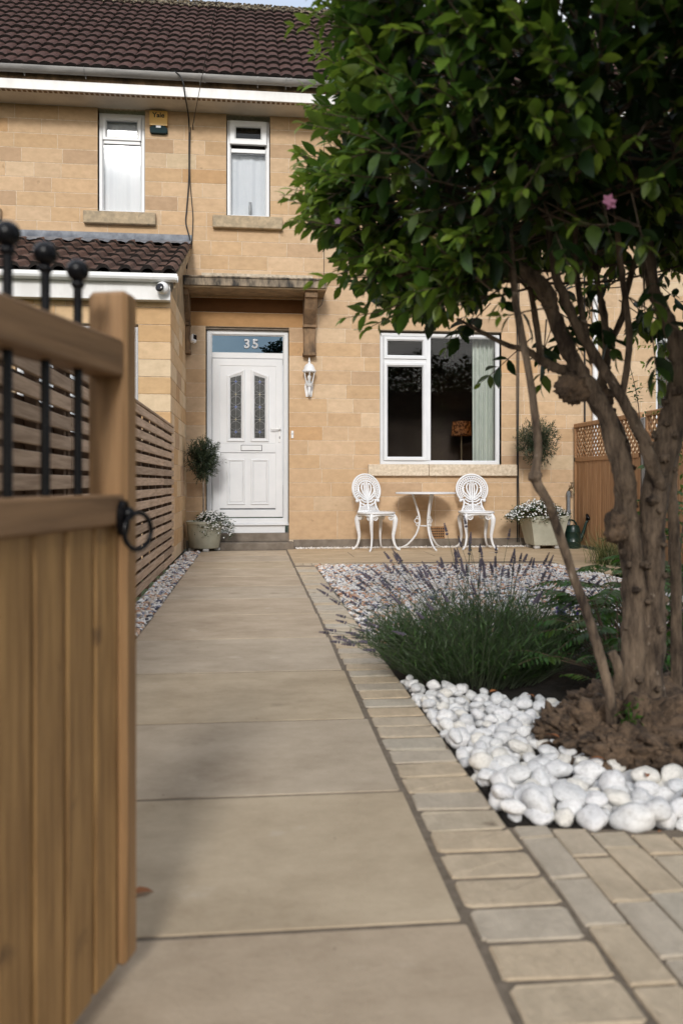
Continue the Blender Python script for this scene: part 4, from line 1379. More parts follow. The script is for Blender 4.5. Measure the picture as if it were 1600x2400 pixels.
for i in range(17):
    t = i / 16; p = P0.lerp(P1, t)
    p.z -= .5 * 4 * t * (1 - t) * .35
    pts.append(p)
ow.tube(pts, .0042, 6)
tag(ow.build('overhead_wire', M['black_cable'], smooth=True), 'thin overhead wire from the house wall up past the gutter', 'wire')

# ------------------------------------------------------------------ bistro set in white cast metal
def make_chair(loc, rz, label):
    t = thing('garden_chair', loc, label, 'chair', 'white cast garden chairs', rz)
    W = M['white_iron']
    # seat
    b = MB()
    pts = [(.205 * math.copysign(abs(math.cos(a)) ** .75, math.cos(a)), .195 * math.copysign(abs(math.sin(a)) ** .75, math.sin(a))) for a in [2 * math.pi * k / 32 for k in range(32)]]
    b.prism(pts, 'z', .438, .456)
    for k in range(32):
        p, q = pts[k], pts[(k + 1) % 32]
    b.tube([(p[0], p[1], .447) for p in pts + pts[:1]], .0125, 8, cap=False)
    b.build('seat', W, t, local=True, auto=40)
    # legs: cabriole, each with a pierced shoulder
    for sx in (-1, 1):
        for sy in (-1, 1):
            b = MB()
            b.stube([(sx * .145, sy * .135, .432), (sx * .168, sy * .158, .37), (sx * .162, sy * .152, .27), (sx * .150, sy * .142, .16), (sx * .168, sy * .158, .06), (sx * .196, sy * .185, .016), (sx * .215, sy * .20, .011)],
                    [.026, .034, .026, .019, .014, .014, .012], 10, 4, flat=.75)
            b.ball((sx * .205, sy * .192, .0135), .0135, 10)
            b.build('leg', W, t, local=True, auto=50)
            b = MB()
            for (ux, uy, ox, oy) in ((1, 0, -sx * .055, 0), (0, 1, 0, -sy * .055)):
                c = (sx * .165 + ox, sy * .155 + oy, .395)
                b.ring(c, (ux, uy, 0), (0, 0, 1), .031, .008, 16, 6)
                for a in range(6):
                    an = a * math.pi / 3
                    d = Vector((ux * math.cos(an), uy * math.cos(an), math.sin(an)))
                    b.tube([Vector(c), Vector(c) + d * .03], .004, 5)
                b.ball(c, .010, 8)
            b.build('leg_rosette', W, t, local=True, auto=50)
    b = MB()
    for sy in (-1, 1):
        b.stube([(-.15, sy * .158, .41), (-.07, sy * .172, .425), (0, sy * .176, .43), (.07, sy * .172, .425), (.15, sy * .158, .41)], .014, 8)
    for sx in (-1, 1):
        b.stube([(sx * .168, -.15, .41), (sx * .184, 0, .43), (sx * .168, .15, .41)], .014, 8)
    b.build('apron', W, t, local=True, smooth=True)
    # balloon back, leaning a little
    def B(x, z):
        return (x, .165 + (z - .45) * .20, z)
    nrm = Vector((0, -.98, .196))
    ux, uz = Vector((1, 0, 0)), Vector((0, .196, .98))
    b = MB()
    cz = .725
    arc = [R(a) for a in range(-42, 223, 6)]
    b.tube([B(.196 * math.cos(a), cz + .186 * math.sin(a)) for a in arc], .0115, 8)
    b.tube([B(.176 * math.cos(a), cz + .166 * math.sin(a)) for a in arc], .0055, 6)
    ears = [B(.150 * s_, .588) for s_ in (-1, 1)]
    for e in ears: b.ball(e, .021, 12)
    for s_ in (-1, 1):
        b.stube([B(s_ * .148, .585), B(s_ * .118, .60), B(s_ * .108, .575), B(s_ * .112, .53), B(s_ * .135, .47), B(s_ * .15, .452)], .012, 8)
    bf = b.build('back_frame', W, t, local=True, smooth=True)
    b = MB()
    arc2 = [R(a) for a in range(-38, 219, 6)]
    b.tube([B(.120 * math.cos(a), cz - .018 + .122 * math.sin(a)) for a in arc2], .0065, 6)
    for n_, rr, tr in ((26, .163, .0052), (23, .138, .0052)):
        for k in range(n_):
            a = R(-34 + 248 * k / (n_ - 1))
            c = B((rr - .002) * math.cos(a), cz - .008 + (rr - .006) * math.sin(a))
            b.ring(c, ux, uz, .0128, tr, 9, 5)
    for zz in (.475, .50):
        for k in range(9):
            b.ring(B(-.098 + .0245 * k, zz), ux, uz, .0105, .005, 8, 4)
    b.tube([B(-.13, .462), B(.13, .462)], .012, 6); b.tube([B(-.112, .52), B(.112, .52)], .006, 6)
    b.build('lattice', W, bf, local=True, smooth=True)
    b = MB()
    b.stube([B(0, .46), B(0, .60), B(0, .70), B(0, .80), B(0, .83)], [.013, .011, .013, .009, .003], 8)
    for s_ in (-1, 1):
        b.stube([B(s_ * .014, .60), B(s_ * .028, .70), B(s_ * .026, .78), B(s_ * .018, .83)], [.008, .011, .010, .003], 7)
        b.stube([B(s_ * .012, .61), B(s_ * .055, .69), B(s_ * .068, .755), B(s_ * .046, .80), B(s_ * .04, .785)], [.008, .012, .011, .008, .004], 7)
        b.stube([B(s_ * .012, .60), B(s_ * .07, .655), B(s_ * .105, .70), B(s_ * .108, .745), B(s_ * .09, .745)], [.008, .011, .011, .008, .004], 7)
        b.stube([B(s_ * .012, .59), B(s_ * .055, .61), B(s_ * .095, .645), B(s_ * .112, .66), B(s_ * .098, .675)], [.008, .011, .010, .007, .003], 7)
        b.stube([B(s_ * .010, .57), B(s_ * .05, .575), B(s_ * .085, .60), B(s_ * .098, .61)], [.008, .011, .010, .005], 7)
        b.stube([B(s_ * .010, .54), B(s_ * .045, .535), B(s_ * .078, .55), B(s_ * .10, .57)], [.008, .010, .010, .006], 7)
        b.stube([B(s_ * .03, .525), B(s_ * .06, .54), B(s_ * .05, .56)], [.006, .007, .003], 6)
    b.build('palmette', W, bf, local=True, smooth=True)
    return t


ch1 = make_chair((1.47, 9.66, 0), R(24), 'white cast chair beside the bistro table, on its front door side')
ch2 = make_chair((2.715, 9.72, 0), R(-2), 'white cast chair beside the bistro table, on its planter side')

bt = thing('bistro_table', (2.08, 9.70, 0), 'round white bistro table with three curved legs between the two chairs', 'table')
b = MB(); b.lathe([(.01, .672), (.355, .672), (.362, .676), (.362, .690), (.355, .694), (.01, .694)], (2.08, 9.70, 0), 44); b.build('table_top', M['white_iron'], bt, auto=40)
for k in range(3):
    a = R(-78 + 120 * k)
    d = Vector((math.cos(a), math.sin(a), 0)); c = Vector((2.08, 9.70, 0))
    b = MB()
    b.stube([c + d * .155 + Vector((0, 0, .67)), c + d * .115 + Vector((0, 0, .54)), c + d * .075 + Vector((0, 0, .40)), c + d * .075 + Vector((0, 0, .30)), c + d * .12 + Vector((0, 0, .17)), c + d * .22 + Vector((0, 0, .055)), c + d * .31 + Vector((0, 0, .012))], [.013, .012, .013, .014, .012, .012, .011], 9)
    b.ball(c + d * .31 + Vector((0, 0, .012)), .0125, 9)
    b.build('leg', M['white_iron'], bt, smooth=True)
    b = MB()
    s2 = Vector((-d.y, d.x, 0))
    for zz, rr in ((.345, .028), (.30, .018), (.385, .016)):
        b.ring(c + d * (.075 + rr) + Vector((0, 0, zz)), d, (0, 0, 1), rr, .006, 14, 5)
    b.build('scroll', M['white_iron'], bt, smooth=True)
b = MB(); b.ring((2.08, 9.70, .285), (1, 0, 0), (0, 1, 0), .07, .005, 22, 6); b.build('brace_ring', M['white_iron'], bt, smooth=True)

# ------------------------------------------------------------------ planters, watering can
pL = thing('planter', (-.57, 9.78, 0), 'round sage green planter on feet in the corner beside the front door', 'planter')
b = MB(); b.lathe([(.001, .035), (.165, .035), (.175, .045), (.195, .20), (.205, .315), (.217, .322), (.219, .352), (.205, .356), (.195, .335), (.18, .31), (.001, .31)], (-.57, 9.78, 0), 32); b.build('pot', M['planter'], pL, auto=40)
for k in range(4):
    a = R(-80 + 90 * k)
    b = MB(); b.box(-.57 + .15 * math.cos(a) - .035, -.57 + .15 * math.cos(a) + .035, 9.78 + .15 * math.sin(a) - .03, 9.78 + .15 * math.sin(a) + .03, 0, .034, .008); b.build('pot_foot', M['feet'], pL)
pR = thing('planter', (3.57, 9.74, 0), 'tapered square sage planter on white feet by the lattice fence', 'planter')
b = MB()


def taper(mb, cx, cy, levels):
    vs, fs = [], []
    for hw, z in levels:
        vs += [(cx - hw, cy - hw, z), (cx + hw, cy - hw, z), (cx + hw, cy + hw, z), (cx - hw, cy + hw, z)]
    n = len(levels)
    for i in range(n - 1):
        for k in range(4): fs.append((i * 4 + k, i * 4 + (k + 1) % 4, (i + 1) * 4 + (k + 1) % 4, (i + 1) * 4 + k))
    fs.append((3, 2, 1, 0)); fs.append(tuple((n - 1) * 4 + k for k in range(4)))
    mb.add(vs, fs)


taper(b, 3.57, 9.74, [(.168, .045), (.172, .055), (.232, .365), (.238, .368), (.243, .40), (.236, .405), (.21, .395), (.205, .36)])
o = b.build('pot', M['planter'], pR, local=False)
for sx in (-1, 1):
    for sy in (-1, 1):
        b = MB(); b.box(3.57 + sx * .13 - .035, 3.57 + sx * .13 + .035, 9.74 + sy * .13 - .03, 9.74 + sy * .13 + .03, 0, .045, .01); b.build('pot_foot', M['feet'], pR)
wc = thing('watering_can', (3.93, 9.62, 0), 'dark green watering can with black rose beside the square planter', 'watering can')
b = MB(); cx, cy = 3.915, 9.66
b.lathe([(.001, 0), (.092, 0), (.096, .01), (.096, .08), (.099, .085), (.096, .09), (.094, .20), (.097, .205), (.093, .21), (.085, .25), (.07, .28), (.06, .285), (.055, .28), (.001, .27)], (cx, cy, 0), 26); b.build('body', M['can'], wc, auto=35)
b = MB(); b.stube([(cx + .085, cy - .01, .09), (cx + .13, cy - .02, .20), (cx + .155, cy - .03, .30), (cx + .175, cy - .035, .34)], [.028, .02, .016, .015], 10); b.build('spout', M['can'], wc, smooth=True)
b = MB(); b.lathe([(.014, -.04), (.03, -.01), (.052, .012), (.054, .02), (.04, .03), (.001, .034)], (0, 0, 0), 18)
o = b.build('rose', M['black_iron'], wc, local=True, smooth=True); o.location = (cx + .185 - 3.93, cy - .04 - 9.62, .375); o.rotation_euler = (R(35), R(30), 0)
b = MB(); b.stube([(cx - .085, cy, .10), (cx - .14, cy, .16), (cx - .13, cy, .28), (cx - .06, cy, .345), (cx + .02, cy, .335), (cx + .06, cy, .26)], .011, 8); b.build('handle', M['can'], wc, smooth=True)
vz = thing('vase', (-.06, YF + .055, 4.128), 'white vase standing inside the upper window above the door', 'vase')
MB().lathe([(.001, 0), (.014, 0), (.019, .04), (.019, .1), (.014, .14), (.019, .17), (.017, .17), (.001, .12)], (-.03, YF + .052, 4.13), 16).build('body', M['clear'], vz, smooth=True)
# ------------------------------------------------------------------ foliage helpers
def leaf_base(wr=.42, fold=.22, droop=.18):
    st = [(0, .03), (.22, .72), (.5, 1.0), (.78, .62), (1.0, 0)]
    V, F = [(0, 0, 0)], []
    for t, w in st[1:4]:
        z = -droop * t * t
        V += [(t, -w * wr / 2, z + fold * w * wr / 2), (t, 0, z), (t, w * wr / 2, z + fold * w * wr / 2)]
    V.append((1, 0, -droop * 1.15))
    F += [(0, 1, 2), (0, 2, 3)]
    for i in (0, 1):
        a = 1 + i * 3
        for k in (0, 1):
            F += [(a + k, a + 3 + k, a + 4 + k), (a + k, a + 4 + k, a + 1 + k)]
    F += [(7, 10, 8), (8, 10, 9)]
    return np.array(V, float), np.array(F)


def leaf_frames(T, up=None):
    n = len(T)
    T = T / np.linalg.norm(T, axis=1)[:, None]
    U = np.tile(np.array([0, 0, 1.0]), (n, 1)) if up is None else up
    U = U + nrng.normal(0, .35, (n, 3))
    B = np.cross(U, T); B /= np.linalg.norm(B, axis=1)[:, None] + 1e-9
    N = np.cross(T, B)
    return T, B, N


def leaf_mass(name, P, T, S, C, m, base, up=None):
    Lv, Lf = base
    T, B, N = leaf_frames(T, up)
    V = P[:, None, :] + S[:, None, None] * (Lv[None, :, 0:1] * T[:, None, :] + Lv[None, :, 1:2] * B[:, None, :] + Lv[None, :, 2:3] * N[:, None, :])
    F = Lf[None] + (np.arange(len(P)) * len(Lv))[:, None, None]
    return mesh_np(name, V.reshape(-1, 3), F.reshape(-1, 3), m, np.repeat(C, len(Lv), 0))


def unit(n):
    d = nrng.normal(size=(n, 3)); return d / np.linalg.norm(d, axis=1)[:, None]


def shoots(base, dirs, length, pairs, size, col_old, col_young, spread=1.0, taper=.55):
    """opposite leaf pairs along each shoot; returns P,T,S,C and the shoot axes"""
    P, T, S, C, ax = [], [], [], [], []
    col_old, col_young = np.array(col_old), np.array(col_young)
    for b, d in zip(base, dirs):
        L = nrng.uniform(*length); n = nrng.integers(pairs[0], pairs[1] + 1)
        a = np.cross(d, nrng.normal(size=3)); a /= np.linalg.norm(a) + 1e-9
        bend = nrng.normal(0, .18, 3) + np.array([0, 0, .12])
        ax.append((b, b + d * L * .5 + bend * L * .12, b + d * L + bend * L * .5))
        yb = nrng.random()
        for i in range(n):
            t = (i + .6) / n
            p = b + d * L * t + bend * L * .5 * t * t
            ang = i * 1.57
            s = np.cross(d, a)
            side = a * math.cos(ang) + s * math.sin(ang)
            for sg in (1, -1):
                td = side * sg * spread * (1.05 - .5 * t) + d * (.45 + .5 * t) + nrng.normal(0, .18, 3) + np.array([0, 0, -.12])
                P.append(p); T.append(td)
                S.append(nrng.uniform(*size) * (1 - taper * t ** 2) * nrng.uniform(.8, 1.1))
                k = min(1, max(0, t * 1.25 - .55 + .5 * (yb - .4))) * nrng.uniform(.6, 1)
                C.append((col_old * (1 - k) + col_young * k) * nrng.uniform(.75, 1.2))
    return np.array(P), np.array(T), np.array(S), np.array(C), ax


# ------------------------------------------------------------------ the gnarled tree by the path
tree = thing('garden_tree', (1.19, 2.39, 0), 'gnarled multi stemmed shrubby tree with dark leafy crown and burred base', 'tree')
limbs = [
    ([(1.150, 2.389, .06), (1.157, 2.389, .16), (1.165, 2.388, .337), (1.165, 2.388, .532), (1.141, 2.39, .707), (1.112, 2.363, .855), (1.067, 2.368, 1.011), (.998, 2.376, 1.133), (.95, 2.381, 1.219), (.901, 2.386, 1.341), (.876, 2.369, 1.39), (.823, 2.375, 1.444), (.73, 2.385, 1.509), (.62, 2.35, 1.60), (.5, 2.3, 1.75)],
     [.056, .048, .045, .043, .039, .036, .034, .031, .027, .025, .028, .026, .018, .014, .008]),
    ([(1.215, 2.384, .06), (1.208, 2.384, .16), (1.214, 2.383, .376), (1.216, 2.383, .571), (1.220, 2.382, .707), (1.242, 2.38, .856), (1.287, 2.375, 1.031), (1.308, 2.373, 1.186), (1.265, 2.377, 1.319), (1.219, 2.382, 1.424), (1.2, 2.4, 1.7), (1.15, 2.4, 2.0)],
     [.058, .050, .046, .045, .045, .045, .046, .036, .025, .023, .018, .010]),
    ([(1.235, 2.36, .80), (1.192, 2.335, .879), (1.154, 2.339, .975), (1.092, 2.345, 1.089), (1.024, 2.353, 1.199), (.963, 2.36, 1.302), (.928, 2.363, 1.388), (.909, 2.365, 1.431), (.885, 2.368, 1.575), (.85, 2.4, 1.8)],
     [.024, .023, .021, .019, .0175, .0165, .016, .015, .013, .008]),
    ([(1.05, 2.30, .05), (1.026, 2.252, .19), (1.007, 2.254, .274), (.971, 2.258, .403), (.927, 2.263, .527), (.862, 2.25, .70), (.833, 2.223, .756), (.793, 2.227, .833), (.801, 2.226, .917), (.778, 2.229, 1.111), (.737, 2.233, 1.337), (.72, 2.234, 1.55)],
     [.018, .017, .0165, .0155, .015, .0145, .014, .0165, .0125, .012, .0115, .010]),
    ([(1.33, 2.46, .02), (1.344, 2.469, .123), (1.344, 2.469, .48), (1.335, 2.471, .70), (1.348, 2.50, .80), (1.367, 2.517, .969), (1.404, 2.513, 1.23), (1.45, 2.5, 1.6)], [.026, .022, .02, .019, .018, .018, .016, .01]),
    ([(1.175, 2.43, .74), (1.181, 2.487, .894), (1.159, 2.489, .985), (1.105, 2.495, 1.094), (1.123, 2.493, 1.24), (1.112, 2.494, 1.368), (1.094, 2.496, 1.459), (1.06, 2.5, 1.75)], [.024, .022, .022, .021, .015, .013, .012, .007]),
    ([(1.12, 2.493, 1.235), (1.174, 2.487, 1.35), (1.188, 2.486, 1.434), (1.25, 2.48, 1.65)], [.013, .012, .012, .007]),
    ([(1.02, 2.39, 1.10), (.961, 2.41, 1.157), (.923, 2.414, 1.171), (.881, 2.419, 1.193), (.836, 2.424, 1.224), (.766, 2.431, 1.245), (.62, 2.44, 1.32)], [.022, .02, .018, .014, .012, .009, .005]),
    ([(1.08, 2.33, .20), (1.073, 2.297, .263), (1.051, 2.30, .319)], [.02, .017, .015]),
    ([(.604, 2.147, 1.70), (.578, 2.15, 1.87), (.545, 2.154, 2.003), (.53, 2.16, 2.1)], [.009, .008, .007, .005]),
    ([(.823, 2.375, 1.444), (.70, 2.45, 1.47), (.55, 2.5, 1.45), (.42, 2.5, 1.47)], [.016, .012, .009, .005]),
    ([(1.02, 2.36, 1.18), (1.0, 2.40, 1.35), (.99, 2.42, 1.55), (.98, 2.4, 1.9)], [.012, .011, .009, .005]),
    ([(1.10, 2.34, 1.06), (1.12, 2.33, 1.25), (1.10, 2.35, 1.5), (1.06, 2.35, 1.9)], [.012, .011, .010, .005]),
    ([(.88, 2.42, 1.19), (.87, 2.44, 1.32), (.84, 2.45, 1.5)], [.012, .011, .008]),
    ([(1.30, 2.37, 1.15), (1.42, 2.35, 1.35), (1.55, 2.3, 1.6), (1.7, 2.3, 1.9)], [.03, .022, .016, .008]),
]
tb_ = MB()
for pts, rad in limbs:
    p, r_ = smooth_path(pts, [q * .88 for q in rad], 7)
    tb_.tube(p, r_, 18, wob=.28 if rad[0] > .02 else .16)


def lump(mb, c, r, seed, amp=.5, sub=3, sq=(1, 1, 1), fine=5.0):
    import bmesh
    bm = bmesh.new(); bmesh.ops.create_icosphere(bm, subdivisions=sub, radius=1)
    vs = []
    off = Vector((seed * 3.1, seed * 1.7, seed))
    for v in bm.verts:
        d = v.co.copy()
        n = mnoise.noise(d * 1.6 + off) * .5 + abs(mnoise.noise(d * fine + off)) * .75 + abs(mnoise.noise(d * fine * 2.3 + off)) * .4
        k = 1 + amp * (n - .35)
        vs.append((c[0] + d.x * r * sq[0] * k, c[1] + d.y * r * sq[1] * k, c[2] + d.z * r * sq[2] * k))
    fs = [tuple(v.index for v in f.verts) for f in bm.faces]
    bm.free()
    mb.add(vs, fs)


for i in range(60):
    li = rng.choice((0, 1, 1, 1, 1, 2, 5))
    p, r_ = smooth_path(limbs[li][0], limbs[li][1], 5)
    hi = {0: 38, 1: 36, 2: 30, 5: 26}[li]
    k = rng.randrange(3, hi) if rng.random() < .5 else rng.randrange(3, max(5, hi // 2))
    a = rng.uniform(0, 6.28)
    q = p[k] + Vector((math.cos(a), math.sin(a) - .3, 0)) * r_[k] * .86
    lump(tb_, q, rng.uniform(.007, .019) * (1 if r_[k] > .03 else .6), i * 1.3, 1.0, 3, (1, 1, rng.uniform(.7, 1.2)), 3.0)
lump(tb_, (.79, 2.222, .835), .019, 4, .7, 3)
trunk = tb_.build('trunk', M['bark'], tree, smooth=True)
for c, r, sq in (((.965, 2.385, 1.105), .052, (1.05, .9, .9)), ((1.085, 2.345, .683), .04, (.85, .9, 1.25)), ((1.115, 2.49, 1.085), .030, (1, 1, 1.3))):
    b = MB(); lump(b, c, r, c[0] * 40, .55, 4, sq); b.build('burr', M['burl'], tree, smooth=True)
b = MB()
lump(b, (1.20, 2.40, .045), .235, 5, .85, 5, (1.12, 1.0, .56), 2.8)
lump(b, (1.04, 2.36, .05), .13, 9, .95, 5, (1.1, .9, .72), 2.6)
lump(b, (1.10, 2.22, .04), .12, 13, .95, 5, (1.1, .8, .7), 2.6)
lump(b, (1.25, 2.19, .03), .12, 17, .95, 5, (1.2, .8, .7), 2.6)
lump(b, (1.44, 2.40, .03), .17, 21, .95, 5, (1.2, .9, .6), 2.6)
for i in range(26):
    a = rng.uniform(0, 2 * math.pi); q = rng.uniform(.14, .27)
    lump(b, (1.19 + q * 1.12 * math.cos(a), 2.38 + q * .95 * math.sin(a), rng.uniform(.02, .11) * (1.3 - q * 2.5 + .2)), rng.uniform(.025, .055), i, 1.1, 4, fine=2.2)
b.build('root_burl', M['burl'], tree, smooth=True)

CC, CR = np.array([1.21, 2.50, 2.03]), np.array([.96, .78, .80])


def crown_r(d):
    p = 2.9
    s = (np.abs(d) ** p).sum(1) ** (-1 / p)
    q = np.array([mnoise.noise(Vector(v * 2.4) + Vector((3, 1, 7))) for v in d])
    return s * (1 + .20 * q)


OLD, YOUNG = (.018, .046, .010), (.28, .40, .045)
d = unit(1900)
d = d[(d[:, 2] < .75)]
hol = np.array([mnoise.noise(Vector(v * 2.9) + Vector((9, 4, 2))) for v in d])
d = d[(hol > -.12) | (nrng.random(len(d)) < .35)]
rr = crown_r(d)
rad = rr * (1 - np.abs(nrng.normal(0, .06, len(d))))
base = CC + CR * d * rad[:, None]
# the underside rises towards the far side; the hanging fringe is thinner
def lift(P_):
    t = np.clip((P_[:, 0] - .50) / .45, 0, 1); t = t * t * (3 - 2 * t)
    k_ = np.where(P_[:, 2] < CC[2], 1 - .50 * t, 1)
    Q = P_.copy(); Q[:, 2] = CC[2] + (P_[:, 2] - CC[2]) * k_
    return Q
low = nrng.random(len(base)) < .26
base2 = lift(base); base2[low] = base[low]
base = base2
keep = ~((base[:, 2] < 1.36) & (nrng.random(len(base)) < .4))
base, d = base[keep], d[keep]
od = d + nrng.normal(0, .35, d.shape) + np.array([0, 0, .15]); od /= np.linalg.norm(od, axis=1)[:, None]
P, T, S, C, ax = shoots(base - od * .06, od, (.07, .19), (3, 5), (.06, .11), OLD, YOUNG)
# long new shoots standing out on the path side and along the lower edge
dl = unit(900); dl = dl[(dl[:, 0] < -.25) & (dl[:, 2] < .9) & (dl[:, 1] < .55)][:260]
bl = lift(CC + CR * dl * crown_r(dl)[:, None] * .96)
ol = dl * np.array([1, .8, .5]) + nrng.normal(0, .3, dl.shape) + np.array([0, 0, .3]); ol /= np.linalg.norm(ol, axis=1)[:, None]
P2, T2, S2, C2, ax2 = shoots(bl, ol, (.10, .24), (4, 6), (.055, .105), (.08, .165, .022), (.36, .48, .05))
df = unit(900); df = df[(df[:, 1] < -.35) & (df[:, 2] < .2)][:120]
bf_ = lift(CC + CR * df * crown_r(df)[:, None] * .97)
of = df * np.array([1, .8, .4]) + nrng.normal(0, .35, df.shape) + np.array([-.1, 0, .35]); of /= np.linalg.norm(of, axis=1)[:, None]
P3, T3, S3, C3, ax3 = shoots(bf_, of, (.08, .18), (3, 5), (.05, .085), (.04, .10, .018), (.30, .43, .045))
P, T, S, C = np.vstack([P, P2, P3]), np.vstack([T, T2, T3]), np.concatenate([S, S2, S3]), np.vstack([C, C2, C3]); ax = ax + ax2 + ax3
# leaves inside the crown
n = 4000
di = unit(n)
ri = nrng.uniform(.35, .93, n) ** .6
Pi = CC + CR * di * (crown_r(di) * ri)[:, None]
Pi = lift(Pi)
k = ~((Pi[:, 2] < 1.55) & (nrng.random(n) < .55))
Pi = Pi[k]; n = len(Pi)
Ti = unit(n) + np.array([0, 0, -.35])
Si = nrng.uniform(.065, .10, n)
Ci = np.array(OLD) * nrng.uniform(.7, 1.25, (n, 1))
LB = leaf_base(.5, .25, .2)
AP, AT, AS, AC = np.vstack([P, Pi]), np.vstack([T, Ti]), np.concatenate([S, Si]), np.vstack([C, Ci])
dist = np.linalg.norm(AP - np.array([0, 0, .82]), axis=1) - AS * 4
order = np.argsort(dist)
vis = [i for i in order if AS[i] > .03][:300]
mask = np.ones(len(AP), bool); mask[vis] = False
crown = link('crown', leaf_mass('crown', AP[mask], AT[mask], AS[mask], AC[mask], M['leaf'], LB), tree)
crown.matrix_basis = WM[tree].inverted(); WM[crown] = Matrix()
crown['kind'] = 'stuff'
lme = mesh_np('leaf', LB[0], LB[1], M['leaf_obj'])
Tt, Bt, Nt = leaf_frames(AT[vis])
for j, i in enumerate(vis):
    m = Matrix(((Tt[j][0], Bt[j][0], Nt[j][0], 0), (Tt[j][1], Bt[j][1], Nt[j][1], 0), (Tt[j][2], Bt[j][2], Nt[j][2], 0), (0, 0, 0, 1)))
    o = link('leaf', lme, tree, Matrix.Translation(AP[i]) @ m @ Matrix.Diagonal((AS[i], AS[i], AS[i], 1)))
    o.color = (*AC[i], 1)
tw = MB()
for a, m_, e in ax:
    inn = Vector(a) - (Vector(e) - Vector(a)).normalized() * .10
    tw.tube([inn, a, m_, e], [.0028, .0022, .0018, .0010], 4, cap=False)
for i in range(150):
    q = Vector(ax[rng.randrange(len(ax))][0])
    h = Vector(limbs[rng.choice((0, 1, 2, 5, 6, 10, 11, 12, 14))][0][-1])
    mid = q.lerp(h, .5) + Vector((rng.uniform(-.08, .08), rng.uniform(-.08, .08), rng.uniform(-.12, .02)))
    tw.stube([h, mid, q], [.006, .0045, .0025], 5, 4, cap=False)
tw.build('twigs', M['twig'], tree, smooth=True)['kind'] = 'stuff'


def blossom(mb, c, r, n, col, d=None):
    c = Vector(c)
    d = Vector(d) if d is not None else Vector((rng.uniform(-1, 1), rng.uniform(-1, -.2), rng.uniform(-.2, 1)))
    d.normalize(); a = d.orthogonal().normalized(); b_ = d.cross(a)
    ph = rng.random() * 6
    for k in range(n):
        t0 = ph + 2 * math.pi * k / n; w = math.pi / n * .92
        e = lambda t, q, h: c + (a * math.cos(t) + b_ * math.sin(t)) * r * q + d * r * h
        mb.add([c, e(t0 - w, .62, .12), e(t0, 1, .22), e(t0 + w, .62, .12)], [(0, 1, 2, 3)], col)


b = MB()
for c in ((.815, 1.80, 1.47), (.822, 1.805, 1.463)):
    blossom(b, c, .016, 5, srgb(176, 112, 140), (-.3, -1, .1))
blossom(b, (.24, 2.3, 1.56), .011, 5, srgb(140, 105, 135), (-.3, -1, .1))
b.build('pink_blossom', M['petal'], tree, colors=True)

# ------------------------------------------------------------------ white pebbles round the tree
PEB = [(.615, 1.905), (.78, 1.865), (1.0, 1.835), (1.6, 1.83), (1.6, 2.02), (1.30, 2.05), (1.12, 2.10), (1.0, 2.17), (.93, 2.32), (.93, 2.45), (1.02, 2.62), (1.10, 2.78), (1.03, 2.88), (.86, 3.0), (.70, 3.15), (.615, 3.32)]
pb = sheet('pebble_bed', [(x, y) for x, y in PEB], -.010, M['soil'])
import bmesh as _bm
peb_me = []
for s_ in range(7):
    bm = _bm.new(); _bm.ops.create_icosphere(bm, subdivisions=3, radius=1)
    for v in bm.verts:
        v.co *= 1 + .34 * mnoise.noise(v.co * .9 + Vector((s_ * 7, 1, 2))) + .12 * mnoise.noise(v.co * 2.0 + Vector((s_ * 3, 5, 2)))
    for f in bm.faces: f.smooth = True
    me = bpy.data.meshes.new('pebble'); bm.to_mesh(me); bm.free(); me.materials.append(M['pebble']); peb_me.append(me)
placed = []
PCOL = [(1, 1, 1), (1.02, 1.02, 1.04), (.93, .94, .96), (1.0, .97, .91), (.86, .87, .89), (1.04, 1.04, 1.05), (.97, .98, 1.0)]
def try_pebbles(n, rmin, rmax, fill, z, limit):
    c = 0
    for _ in range(n):
        if len(placed) >= limit: break
        x, y = rng.uniform(.6, 1.6), rng.uniform(1.82, 3.32)
        if not inside(np.array([x]), np.array([y]), PEB)[0]: continue
        far = (y - 1.85) / 1.4
        r = rng.uniform(rmin, rmax) * (1 - .35 * far)
        if x - r * .55 < .604: continue
        if y - r * .75 < (1.878 - .085 * min(1, (x - .6) / .35)): continue
        ok = True
        for px, py, pr_, pz in placed:
            dd = math.hypot(px - x, py - y)
            if abs(pz - z) < .02 and dd < (r + pr_) * fill: ok = False; break
        if not ok: continue
        placed.append((x, y, r, z))
        fl_ = rng.uniform(.5, .8); el = rng.uniform(.66, 1.0)
        piece('pebble', rng.choice(peb_me), pb, (x, y, z + r * fl_ * .55 - .008), (rng.uniform(-.35, .35), rng.uniform(-.35, .35), rng.uniform(0, 6.28)), (r * 1.1, r * el, r * fl_), color=rng.choice(PCOL))
for rmin, rmax in ((.036, .050), (.026, .036), (.018, .026)):
    try_pebbles(1500, rmin, rmax, .78, .0, 235)
try_pebbles(1600, .024, .042, .86, .030, 296)
for x, y, r in ((1.30, 1.90, .048), (1.18, 1.945, .046)):
    piece('pebble', peb_me[0], pb, (x, y, .05), (0, .2, .4), (r * 1.1, r, r * .8), color=(1, 1, 1))
o = piece('pebble', peb_me[3], pb, (1.10, 1.875, .045), (.1, .1, .4), (.05, .045, .036), color=(.42, .36, .30)); o['label'] = 'lichen stained grey brown stone'

